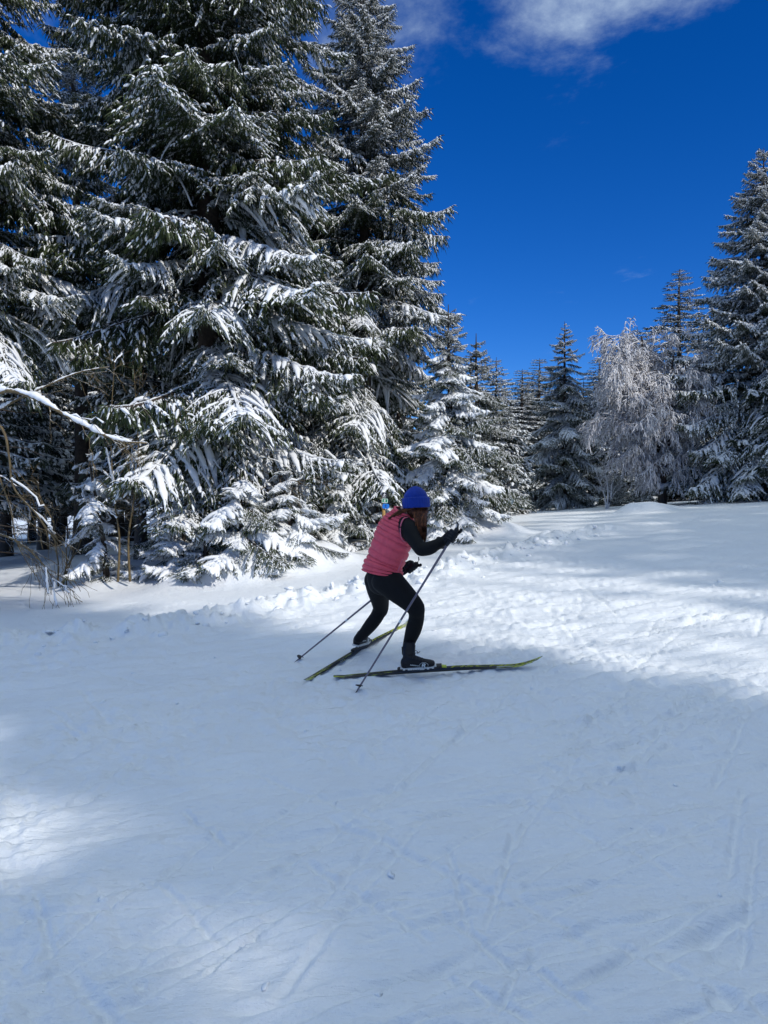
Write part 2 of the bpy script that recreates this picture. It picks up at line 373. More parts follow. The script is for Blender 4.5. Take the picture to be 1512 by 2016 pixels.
def make_bough(seed, L, droop, rise, tip=.25, sec_gap=.12, tw_gap=.06, wmax=.30, tw_len=.20, tw_r=.014, hang=.6, snow=.5, snow_r=.04, K=4, sides=3, sheet=0.0, cap=None, jit=0, lod=0):
    """one bough, growing along +X: axis, side shoots, hanging needle twigs, and the snow lying on them"""
    g = np.random.default_rng(seed); mb = MB()
    if jit: droop *= g.uniform(.6, 1.35); rise += g.uniform(-.12, .12); hang *= g.uniform(.6, 1.3); snow = min(snow*g.uniform(.55, 1.3), .97)
    cap = snow*.9 if cap is None else cap
    n = 16; t = np.linspace(0, 1, n)
    ax = np.stack([L*t*(1-.12*droop*t), .05*L*np.sin(t*3+g.uniform(0, 6))*t, L*(rise*t - droop*t**2 + tip*droop*t**5)], 1)
    v, f = tubes(ax, .010*L*(1-t*.85)+.004, 5); mb.add(v, f, 0, True)
    secs = []; slen = []; st = []
    ts = np.arange(.10, .985, sec_gap/L)
    for ti in ts:
        for sd in (-1, 1):
            if g.random() < .08: continue
            tj = np.clip(ti + g.normal(0, .3*sec_gap/L), .05, .99)
            env = (min(tj/.32, 1)**.7)*(max(1-tj, .0)/.68 if tj > .32 else 1)**.72
            ln_ = L*wmax*max(env, .13)*g.uniform(.65, 1.2)
            p0 = np.array([np.interp(tj, t, ax[:, i]) for i in range(3)])
            e = 1e-2; tg = unit(np.array([np.interp(min(tj+e, 1), t, ax[:, i])-np.interp(max(tj-e, 0), t, ax[:, i]) for i in range(3)]))
            ph = math.radians(g.uniform(38, 68)); lat = np.array([0, sd, 0.0])
            d = unit(tg*math.cos(ph)+lat*math.sin(ph)+np.array([0, 0, g.uniform(-.12, .16)]))
            s_ = np.linspace(0, 1, 6)
            P = p0 + ln_*s_[:, None]*d; P[:, 2] -= ln_*(.22+hang*.34)*s_**2*g.uniform(.5, 1.4)
            P += g.normal(0, .012, P.shape)*s_[:, None]
            secs.append(P); slen.append(ln_); st.append(tj)
    # the leader and side shoots both carry twigs
    secs = np.array(secs); slen = np.array(slen)
    ss = np.linspace(0, 1, 6)
    v, f = tubes(secs, .0055*(1-.6*ss)[None]*np.ones((len(secs), 1))+.001, 3); mb.add(v, f, 0, False)
    P0 = []; D = []; LN = []
    allp = [(s, l) for s, l in zip(secs, slen)] + [(interp_path(ax[6:], 6), L*.62)]
    for P, l in allp:
        m = max(2, int(l/tw_gap)); u = (np.arange(m)+g.uniform(.2, .8, m))/m
        dirn = unit(P[-1]-P[0]); per = unit(np.cross(dirn, [0, 0, 1]))
        for rep in (-1, 0, 1):
            q = np.stack([np.interp(u, ss, P[:, i]) for i in range(3)], 1)
            w = g.normal(0, .22, (m, 3)) + dirn*g.uniform(.35, .9, (m, 1))
            if rep: w += per*rep*g.uniform(.3, .8, (m, 1)) + np.array([0, 0, -1])*hang*g.uniform(.1, 1.1, (m, 1))
            else: w += np.array([0, 0, -1])*hang*g.uniform(.6, 2.0, (m, 1))
            P0.append(q); D.append(unit(w)); LN.append(tw_len*g.uniform(.5, 1.25, m)*(1-.45*u)*(1.0 if rep else .85))
        P0.append(P[-1:]); D.append(dirn[None]); LN.append(np.array([tw_len*.8]))
    P0 = np.concatenate(P0); D = np.concatenate(D); LN = np.concatenate(LN)
    s_ = np.linspace(0, 1, K)
    TW = P0[:, None]+LN[:, None, None]*s_[None, :, None]*D[:, None]
    TW[:, :, 2] -= (LN[:, None]*hang*.45*s_**2)
    prof = np.sin(np.clip(s_*.86+.14, 0, 1)*math.pi)**.5*np.where(np.arange(K) % 2 == 0, .75, 1.1)
    Rr = tw_r*prof[None]*g.uniform(.7, 1.3, (len(P0), 1))
    v, f = tubes(TW, Rr, sides); mb.add(v, f, 1, False)
    # snow: little caps on the twigs, fingers on the side shoots, a lumpy ridge on the leader
    pick = g.random(len(P0)) < cap*.5
    if pick.any():
        T2 = TW[pick].copy(); T2[:, :, 2] += tw_r*.9
        T2 = T2[:, :3] if K < 5 else T2[:, :K-1]; kk = T2.shape[1]
        pr = np.array([.5, 1.2, .5, .3])[:kk] if kk < 5 else np.interp(np.linspace(0, 1, kk), [0, .3, .7, 1], [.4, 1.2, .9, .2])
        v, f = tubes(T2, tw_r*1.3*pr[None]*g.uniform(.4, 1.7, (pick.sum(), 1)), 4, .8); mb.add(v, f, 2, True)
    ks = 6 if lod else 12; u = np.linspace(0, 1, ks)
    fp = []; fr = []
    for P, l in zip(secs, slen):
        if g.random() > min(snow*1.05, .97): continue
        a = g.uniform(0, .25); b = g.uniform(.6, 1.05)
        Q = interp_path(P, 24)[np.clip(((a+(b-a)*u)*23).astype(int), 0, 23)].copy()
        rr = snow_r*np.sin(np.clip(u*.9+.06, 0, 1)*math.pi)**.55*np.clip(g.normal(.72, .5, ks), .04, 1.75)*(.5+.6*min(l/.5, 1.2))
        tq = np.gradient(Q, axis=0); rr = rr*np.clip(np.linalg.norm(tq[:, :2], axis=1)/(np.linalg.norm(tq, axis=1)+1e-6), .2, 1)**1.6   # steep twigs hold little snow
        Q[:, 2] += rr*.55+.006; Q += g.normal(0, .006, Q.shape)
        fp.append(Q); fr.append(rr)
    if fp:
        v, f = tubes(np.array(fp), np.array(fr), 4 if lod else 6, .72); mb.add(v, f, 2, True)
    ka = 12 if lod else 30; u = np.linspace(.06, .97, ka); Q = np.stack([np.interp(u, t, ax[:, i]) for i in range(3)], 1)
    rr = snow_r*1.35*snow**.5*np.clip(g.normal(.85, .42, ka), .12, 1.9)*np.interp(u, [0, .15, .7, 1], [.5, 1, 1, .4]); Q[:, 2] += rr*.5+.01*L*.5
    v, f = tubes(Q, rr, 5 if lod else 7, .7); mb.add(v, f, 2, True)
    if sheet > 0:                   # heavy snow bridges the side shoots into a hand-shaped pad
        for k in range(int(34*sheet)):
            i = g.integers(len(secs)); P = secs[i]; l = slen[i]
            a = P[g.integers(0, 3)]; d = unit(P[4]-P[0]); m = 7; w = np.linspace(-.5, 1, m)
            Q = a+(d*l*g.uniform(.35, .8))*w[:, None]; Q[:, 2] = np.interp(np.linspace(0, 1, m), ss, P[:, 2]) + g.uniform(.0, .02)
            rr = snow_r*2.2*np.sin(np.linspace(.08, .95, m)*math.pi)**.6*g.uniform(.5, 1.25, m)
            v, f = tubes(Q, rr, 7, .5); mb.add(v, f, 2, True)
    return mb

LIB = {}
def lib(key, n, **kw):
    mats = kw.pop('mats'); seed = kw.pop('seed')
    LIB[key] = []
    for i in range(n):
        mb = make_bough(seed+i, **kw)
        LIB[key].append((mb.mesh('bough', mats), kw['L']))
tm = [M['bark'], M['twig'], M['snow']]; rm = [M['bark'], M['rime'], M['snow']]
lib('low', 5, seed=100, L=3.6, droop=.44, rise=-.10, tip=.55, jit=1, sec_gap=.10, tw_gap=.052, wmax=.30, tw_len=.185, tw_r=.0105, hang=.95, snow=.62, cap=.75, snow_r=.034, sheet=.8, mats=tm)
lib('mid', 5, seed=200, L=3.0, droop=.32, rise=.02, tip=.5, jit=1, sec_gap=.095, tw_gap=.05, wmax=.32, tw_len=.18, tw_r=.0102, hang=1.1, snow=.33, cap=.8, snow_r=.021, sheet=.12, mats=tm)
lib('top', 3, seed=300, L=2.2, droop=.22, rise=.20, tip=.5, jit=1, sec_gap=.085, tw_gap=.05, wmax=.30, tw_len=.15, tw_r=.0102, hang=.85, snow=.28, cap=1.0, snow_r=.016, mats=rm)
lib('tip', 2, seed=400, L=.9, droop=.14, rise=.34, tip=.6, sec_gap=.075, tw_gap=.05, wmax=.36, tw_len=.13, tw_r=.0110, hang=.45, snow=.35, cap=.8, snow_r=.014, mats=rm)
lib('heavy', 5, seed=500, L=1.7, droop=.62, rise=.06, tip=.5, jit=1, sec_gap=.09, tw_gap=.06, wmax=.32, tw_len=.15, tw_r=.0108, hang=.8, snow=.92, cap=.8, snow_r=.042, sheet=1.9, mats=tm)
lib('dry', 3, seed=600, L=2.8, droop=.36, rise=.02, tip=.4, jit=1, sec_gap=.10, tw_gap=.05, wmax=.29, tw_len=.18, tw_r=.0110, hang=.9, snow=.10, cap=.3, snow_r=.018, mats=tm)

def trunk_mesh(H, r0, g, dead=0, dz=(1.0, 5.0), lean=0):
    mb = MB(); k = 14; u = np.linspace(0, 1, k)
    P = np.stack([lean*u**2+.03*np.sin(u*5), .03*np.cos(u*4), H*u-.3*(u == 0)], 1)
    v, f = tubes(P, r0*(1-u)**.85*(1+.5*np.exp(-u*H*1.6))+.008, 10); mb.add(v, f, 0, True)
    if dead:
        Q = []; RR = []
        for i in range(dead):
            a = g.uniform(0, 6.283); z = g.uniform(*dz); l = g.uniform(.5, 1.7); s_ = np.linspace(0, 1, 5)
            q = np.stack([math.cos(a)*l*s_, math.sin(a)*l*s_, z+l*(g.uniform(-.12, .12)*s_-.16*s_**2)], 1)+g.normal(0, .02, (5, 3)); Q.append(q); RR.append(.013*(1-.8*s_)+.003)
        v, f = tubes(np.array(Q), np.array(RR), 4); mb.add(v, f, 0, True)
    return mb
def spruce(name, label, cat, px, D, ytip=None, H=None, Lmax=3.0, h0=.4, gap=.36, per=5, seed=0, r0=.18, low=.25, top=.62, expo=.78, group=None, keys=None, dead=0, maxb=298, skip=None, lowfac=.85, dry=.3, loose=0):
    g = np.random.default_rng(seed)
    x = at(px, 950, D)[0]; z = gz(x, D)
    if ytip is not None: H = at(px, ytip, D)[2]-z
    root = empty(name, (x, D, z-.02), label, cat, group)
    trunk_mesh(H, r0, g, dead, (.4, max(h0*1.1, 1.2))).obj('trunk', [M['bark']], root)
    h = h0; items = []
    a0 = g.uniform(0, 6.28)
    while h < H*.985:
        u = h/H
        npw = per if u < .9 else 4
        for k in range(npw):
            a = a0 + k*2*math.pi/npw + g.normal(0, .16)
            l = Lmax*(1-u)**expo*g.uniform(.74, 1.14)*min(1, lowfac+.15*h/1.5)
            if u > .93: l = max(l, .16)
            hh = h+g.uniform(-.14, .14)*min(1, H/8)
            if loose: l *= g.uniform(1-loose, 1+loose*.6)
            if (skip and skip(hh, a, u)) or g.random() < loose*.4: continue
            items.append((hh, a, l, u))
        a0 += 2.4; h += gap*(.55+.62*(1-u)**.6)*g.uniform(.85, 1.15)
    cut = 1.6+950/FPX*D+2.0-z          # above the frame a thinner crown is enough
    items = [i for i in items if i[0] < cut or g.random() < .35]
    if len(items) > maxb: items = [items[i] for i in np.sort(g.choice(len(items), maxb, replace=False))]
    for hh, a, l, u in items:
        if keys: key = keys(u, g)
        else: key = 'low' if u < low else ('mid' if u < top else ('top' if u < .9 else 'tip'))
        if dry and u < .8 and g.random() < dry: key = 'dry'
        if l < .55 and key in ('top', 'mid'): key = 'tip'
        me, L = LIB[key][g.integers(len(LIB[key]))]
        o = bpy.data.objects.new('bough', me); C.objects.link(o); o.parent = root
        o.location = (0, 0, hh); s_ = l/L
        o.rotation_euler = (g.normal(0, .14), g.normal(0, .12+.2*loose), a)
        o.scale = (s_, s_*g.uniform(.85, 1.2), s_*g.uniform(.85, 1.15)) if s_ > .45 else (s_, s_*1.35, s_*1.1)
    return root

# the big trees on the left and the trees one can look into
def shut_low_left(hh, a, u):         # no live boughs on the side turned to the dark wood, low down
    return hh < 4.6 and math.cos(a) < -.25
spruce('spruce_tree', 'tallest dark spruce, its top cut off, directly left of the slim rimed one', 'tree', 412, 14.2, H=23, Lmax=4.1, h0=1.5, gap=.33, per=7, seed=3, r0=.24, low=.30, top=.60, skip=shut_low_left, lowfac=.62, dry=.4)
spruce('spruce_tree', 'slim tall spruce with grey rime, its crown ending against the blue sky', 'tree', 716, 17.2, ytip=-120, Lmax=3.6, h0=1.0, gap=.31, per=7, seed=5, r0=.19, low=.42, top=.56, expo=.70, dry=.08, skip=lambda hh, a, u: hh < 4.7 and math.cos(a) > .15 and math.sin(a) < .75)
spruce('spruce_tree', 'spruce cut off by the left edge of the picture, bare trunk low down', 'tree', -70, 12.6, H=20, Lmax=3.5, h0=4.9, gap=.34, per=6, seed=7, r0=.2, low=.30, top=.62, dead=40)
spruce('spruce_tree', 'rimed spruce with its spire near the upper left corner', 'tree', 160, 19.0, ytip=-60, Lmax=3.2, h0=5.2, gap=.36, per=6, seed=9, r0=.2, low=.30, top=.6, dead=40)
spruce('fir_tree', 'short bushy fir with heavy snow on its skirts, right behind the skier', 'tree', 884, 15.7, ytip=598, Lmax=1.75, h0=.25, gap=.22, per=7, seed=11, r0=.08, expo=.85, keys=lambda u, g: ('heavy' if u < .78 else ('top' if u < .88 else 'tip')))
spruce('spruce_tree', 'dark green spruce with little snow, its low boughs reaching right beside the snowy fir', 'tree', 938, 18.6, ytip=655, Lmax=1.9, h0=.8, gap=.34, per=6, seed=13, r0=.1, expo=.8, keys=lambda u, g: ('dry' if u < .5 else ('mid' if u < .75 else 'tip')))
spruce('spruce_tree', 'tall snowy spruce at the right edge of the picture', 'tree', 1492, 23.0, ytip=290, Lmax=3.5, h0=.5, gap=.31, per=7, seed=15, r0=.17, low=.30, top=.36, expo=.64, dry=0)
spruce('spruce_tree', 'lone well shaped spruce in the shade left of the frosted beech', 'tree', 1110, 28.0, ytip=632, Lmax=2.35, h0=.5, gap=.36, per=6, seed=17, r0=.12, low=.5, top=.8, expo=.75)
hv = lambda u, g: 'heavy'
for px, D, H, Lm, sd, bury, lab in [(205, 12.3, 2.15, .85, 21, 0, 'bowed young spruce hooded in snow beside the two thin stems'),
                              (345, 12.4, 1.75, .95, 22, .1, 'young spruce bent under a snow cap right of the two thin stems'),
                              (470, 12.0, 1.5, 1.35, 23, .35, 'low spruce bush almost buried in snow under the tallest spruce'),
                              (575, 12.6, 1.4, 1.05, 24, .35, 'snow heaped young spruce bush nearest the dry grass stalks'),
                              (395, 12.0, 1.0, .9, 29, .2, 'lowest snow covered spruce bush at the rim of the open snow'),
                              (740, 15.2, 1.45, .75, 25, .1, 'small snowy spruce sapling standing below the trail signpost'),
                              (575, 14.6, 2.0, .9, 26, 0, 'grey shaded spruce sapling under the hanging boughs left of the signpost'),
                              (665, 14.6, 1.5, .8, 27, .1, 'little shaded spruce sapling between two others left of the signpost'),
                              (812, 16.0, 1.5, .9, 28, 0, 'young snowy spruce tucked against the left side of the bushy fir')]:
    r_ = spruce('young_spruce', lab, 'tree', px, D, H=H, Lmax=Lm, h0=.12, gap=.24, per=6, seed=sd, r0=.035, expo=.5, keys=hv, lowfac=1, loose=.5)
    r_.location.z -= bury; r_.rotation_euler = (.10*math.sin(sd), .16*math.cos(sd*1.7), 0)

# background trees: each has a trunk and one crown; crowns are shared between look-alikes
fm = [M['bark'], M['far'], M['snow']]
def far_kind(seed, H, Lmax, h0, gap, per, sn, expo=.6):
    g = np.random.default_rng(seed)
    B = []
    for i in range(3):
        mb = make_bough(seed*10+i, 2.0, .55, .16, .5, sec_gap=.24, tw_gap=.19, wmax=.38, tw_len=.30, tw_r=.036, hang=.8, snow=sn, snow_r=.038, cap=.3, K=3, sides=3, lod=1)
        B.append((np.concatenate(mb.v), np.concatenate(mb.f), np.concatenate(mb.m), np.concatenate(mb.sm)))
    out_ = MB(); h = h0; a0 = 0
    while h < H*.985:
        u = h/H
        for k in range(per if u < .9 else 4):
            a = a0+k*6.283/per+g.normal(0, .2); l = max(Lmax*(1-u)**expo*g.uniform(.7, 1.15), .26); s_ = l/2.0
            v, f, m, sm = B[g.integers(3)]
            vv = v*[s_, max(s_, .28)*g.uniform(.9, 1.3), s_*(1.25-.75*u if u > .5 else 1.0)]
            if u > .6: vv[:, 2] += vv[:, 0]*(u-.6)*.8
            c, s2 = math.cos(a), math.sin(a)
            w = np.stack([vv[:, 0]*c-vv[:, 1]*s2, vv[:, 0]*s2+vv[:, 1]*c, vv[:, 2]+h+g.uniform(-.1, .1)], 1)
            out_.v.append(w.astype(np.float32)); out_.f.append(f+out_.n); out_.n += len(w); out_.m.append(m); out_.sm.append(sm)
        a0 += 2.4; h += gap*(.5+.6*(1-u)**.6)
    return out_.mesh('crown', fm), trunk_mesh(H, H*.0125, g, 46 if h0 > 1.5 else 12, (.5, max(h0*1.2, 2))).mesh('trunk', [M['barksnow']]), H
FK = [far_kind(31, 10, 2.2, .7, .44, 6, .55, .60), far_kind(32, 12, 2.3, 2.2, .48, 5, .40, .58), far_kind(33, 13, 2.1, 3.8, .50, 5, .40, .56)]
def far_tree(k, x, y, H, label, group=None, rz=0, wide=1.0, name='spruce_tree'):
    cm, tmh, H0 = FK[k]; s_ = H/H0
    root = empty(name, (x, y, gz(x, y)-.05), label, 'tree', group, rz)
    for nm, me in (('trunk', tmh), ('crown', cm)):
        o = bpy.data.objects.new(nm, me); C.objects.link(o); o.parent = root; o.scale = (s_*wide, s_*wide, s_)
    return root
def far_px(k, px, ytip, D, label, group=None, wide=1.0):
    p = at(px, ytip, D); return far_tree(k, p[0], D, p[2]-gz(p[0], D), label, group, rz=px*.37, wide=wide)
far_px(0, 976, 700, 25, 'narrow spruce whose tip stands just right of the dark green spruce', wide=1.5)
far_px(1, 1027, 724, 33, 'spruce with the lower of two tips left of the lone spruce', wide=2.2)
far_px(1, 1061, 703, 35, 'spruce with the higher of two tips left of the lone spruce', wide=2.2)
far_px(0, 1150, 745, 36, 'spruce peeping out behind the right side of the lone spruce', wide=1.7)
far_px(1, 1178, 703, 41, 'left one of two rimed spruce tips between the lone spruce and the beech', wide=2.3)
far_px(1, 1197, 712, 40, 'right one of two rimed spruce tips between the lone spruce and the beech', wide=2.3)
far_px(0, 1256, 642, 31, 'spruce whose tip rises out of the frosted beech crown', wide=1.5)
far_px(1, 1340, 528, 33, 'spruce with a pale tip standing above the frosted beech', wide=1.8)
far_px(0, 1400, 640, 29, 'spruce in the gap between the frosted beech and the tall spruce at the edge', wide=1.4)
far_px(0, 1600, 330, 22, 'spruce reaching in from beyond the right edge beside the tall snowy one', wide=1.2)
far_px(0, 925, 690, 27, 'spruce half hidden behind the dark green spruce', wide=1.4)
far_px(0, 1215, 905, 27.5, 'small snowy spruce at the foot of the beech on its left', wide=1.4)
far_px(0, 1265, 890, 27.0, 'small snowy spruce at the foot of the beech in front of its trunk', wide=1.4)
far_px(0, 1400, 880, 25.5, 'small snowy spruce between the beech trunk and the tall spruce at the edge', wide=1.5)
g = np.random.default_rng(77)
n_ = 0
for k in range(400):                 # the shaded wood behind the track, right of the skier
    D = g.uniform(31, 62); px = g.uniform(985, 1600); p = at(px, 950, D)
    if any(math.hypot(p[0]-q.location.x, D-q.location.y) < 1.5 for q in S.objects if q.type == 'EMPTY'): continue
    yt = g.uniform(745, 810) if px < 1190 else g.uniform(690, 780)
    far_px(int(g.choice([1, 2, 2])), px, yt, D, 'dark spruce in the shaded wood at the end of the track', 'spruces of the shaded wood', wide=1.9); n_ += 1
    if n_ >= 66: break
n_ = 0
for k in range(600):                 # the dark wood behind the big spruces on the left
    D = g.uniform(16.5, 42); px = g.uniform(-260, 800); p = at(px, 950, D)
    if px > 560 and D < 21: continue
    if any(math.hypot(p[0]-q.location.x, D-q.location.y) < 1.9 for q in S.objects if q.type == 'EMPTY'): continue
    H = g.uniform(9, 13.5) if D > 24 else g.uniform(8, 11)
    if px > 640: H = min(H, 7.5)
    far_tree(int(g.choice([1, 2, 2])), p[0], D, H, 'dark spruce in the wood behind the big snowy spruces', 'spruces of the dark wood', rz=px, wide=1.15); n_ += 1
    if n_ >= 64: break

# the spruces across the track, behind the camera and beyond the right edge: their shade lies over the piste
sx_, sy_ = -math.sin(SUN_AZ), -math.cos(SUN_AZ)
def shade_tree(t, s, tip, k=0, wide=1.2):
    x = sx_*s - 0.0 + (-math.cos(SUN_AZ))*t; x = sx_*s + sy_*t; y = sy_*s - sx_*t
    H = (tip-s)*math.tan(SUN_EL) - gz(x, y)
    return far_tree(k, x, y, H, 'tall spruce standing across the track, outside the picture, that shades the piste', 'spruces across the track', rz=t*3+s, wide=wide)
for a in SHADE: shade_tree(*a)
# ------------------------------------------------------------------ the frosted beech and the bare shrubs
def branching(g, P, R, n, t0, t1, l0, l1, ang, bias, bend, rf, K=5):
    """children of every path in P: n each, leaving at a random place between t0 and t1"""
    N_, k, _ = P.shape
    t = np.sort(g.uniform(t0, t1, (N_, n)), 1).ravel(); i = np.repeat(np.arange(N_), n)
    f = t*(k-1); a = np.clip(f.astype(int), 0, k-2); w = (f-a)[:, None]
    st = P[i, a]*(1-w)+P[i, a+1]*w; tg = unit(P[i, a+1]-P[i, a])
    r = (R[i, a]*(1-w[:, 0])+R[i, a+1]*w[:, 0])*rf*g.uniform(.7, 1.1, len(i))
    rnd = unit(np.cross(tg, g.normal(size=tg.shape))); an = g.uniform(*ang, (len(i), 1))
    d = unit(tg*np.cos(an)+rnd*np.sin(an)+np.asarray(bias)[None]*g.uniform(.3, 1.2, (len(i), 1)))
    ln_ = g.uniform(l0, l1, len(i))*(1-.45*t)
    s_ = np.linspace(0, 1, K)
    Q = st[:, None]+ln_[:, None, None]*s_[None, :, None]*d[:, None]
    Q += np.asarray(bend)[None, None]*(ln_[:, None, None]*s_[None, :, None]**2)
    Q[:, 1:] += g.normal(0, .05, (len(i), K-1, 3))*ln_[:, None, None]*s_[1:][None, :, None]
    return Q, r[:, None]*(1-.72*s_)[None]
def paths_obj(parts, name, mats, parent):
    mb = MB()
    for Q, R, sd, m in parts:
        v, f = tubes(Q, R, sd); mb.add(v, f, m, True)
    o = mb.obj(name, mats, parent)
    if parent is not None and name in ('snow_line', 'twigs', 'branches'): o['kind'] = 'stuff'
    return o
def beech():
    g = np.random.default_rng(5); D = 23.6; p = at(1305, 950, D); z = gz(p[0], D)
    root = empty('beech_tree', (p[0], D, z-.05), 'wide bare beech, every twig white with frost, left of the tall edge spruce', 'tree')
    H = at(1280, 650, D)[2]-z
    s_ = np.linspace(0, 1, 10)
    A = np.stack([np.stack([dx*s_**1.4+.06*np.sin(s_*7+q), dy*s_**1.4, H*h*s_], 1) for dx, dy, h, q in [(-.75, .1, .98, 0), (-1.7, -.35, .86, 2), (.25, -.2, .86, 4)]])
    R0 = np.array([.13, .10, .10])[:, None]*(1-.85*s_)+.01
    B, RB = branching(g, A, R0, 25, .14, .97, 1.0, 2.3, (.7, 1.2), (-.34, -.1, .10), (0, 0, -.10), .42, 7)
    Cc, RC = branching(g, B, RB, 11, .15, .98, .4, 1.15, (.4, .95), (-.05, 0, -.10), (0, 0, -.28), .55, 5)
    Dd, RD = branching(g, Cc, RC, 7, .15, .98, .18, .5, (.3, .9), (0, 0, -.22), (0, 0, -.45), .6, 4)
    Ee, RE = branching(g, Dd, RD, 3, .2, .98, .08, .26, (.3, .9), (0, 0, -.25), (0, 0, -.4), .8, 3)
    mb = MB()
    v, f = tubes(A, R0, 9); mb.add(v, f, 0, True); mb.obj('trunk', [M['barksnow']], root)
    mb = MB(); v, f = tubes(B, RB*1.1, 5); mb.add(v, f, 0, True); mb.obj('limbs', [M['beech']], root)
    mb = MB()
    v, f = tubes(Cc, np.maximum(RC, .012), 4); mb.add(v, f, 0, True)
    v, f = tubes(Dd, np.maximum(RD, .0095), 3); mb.add(v, f, 0, True)
    v, f = tubes(Ee, np.maximum(RE, .0095), 3); mb.add(v, f, 0, True); mb.obj('crown', [M['beech']], root)
beech()

def slim_beech(px, D, ytip, seed, label):
    g = np.random.default_rng(seed); p = at(px, 950, D); z = gz(p[0], D); H = at(px, ytip, D)[2]-z
    root = empty('young_beech', (p[0], D, z-.03), label, 'tree'); s_ = np.linspace(0, 1, 8)
    A = np.stack([np.stack([dx*s_+.05*np.sin(5*s_+dx), .1*s_, H*h*s_], 1) for dx, h in ((.0, 1), (-.35, .85), (.3, .7))])
    R0 = .035*(1-.8*s_)[None]*np.ones((3, 1)); B, RB = branching(g, A, R0, 9, .3, .97, .3, .9, (.4, .9), (0, 0, .2), (0, 0, -.1), .55, 5)
    Cc, RC = branching(g, B, RB, 7, .2, .98, .12, .4, (.4, .9), (0, 0, 0), (0, 0, -.2), .6, 4)
    mb = MB(); v, f = tubes(A, R0, 6); mb.add(v, f, 0); mb.obj('trunk', [M['beech']], root)
    paths_obj([(B, np.maximum(RB, .008), 4, 0), (Cc, np.maximum(RC, .006), 3, 0)], 'crown', [M['beech']], root)
slim_beech(1195, 25.0, 905, 8, 'pale bare young tree with a few upright stems, left of the beech trunk')

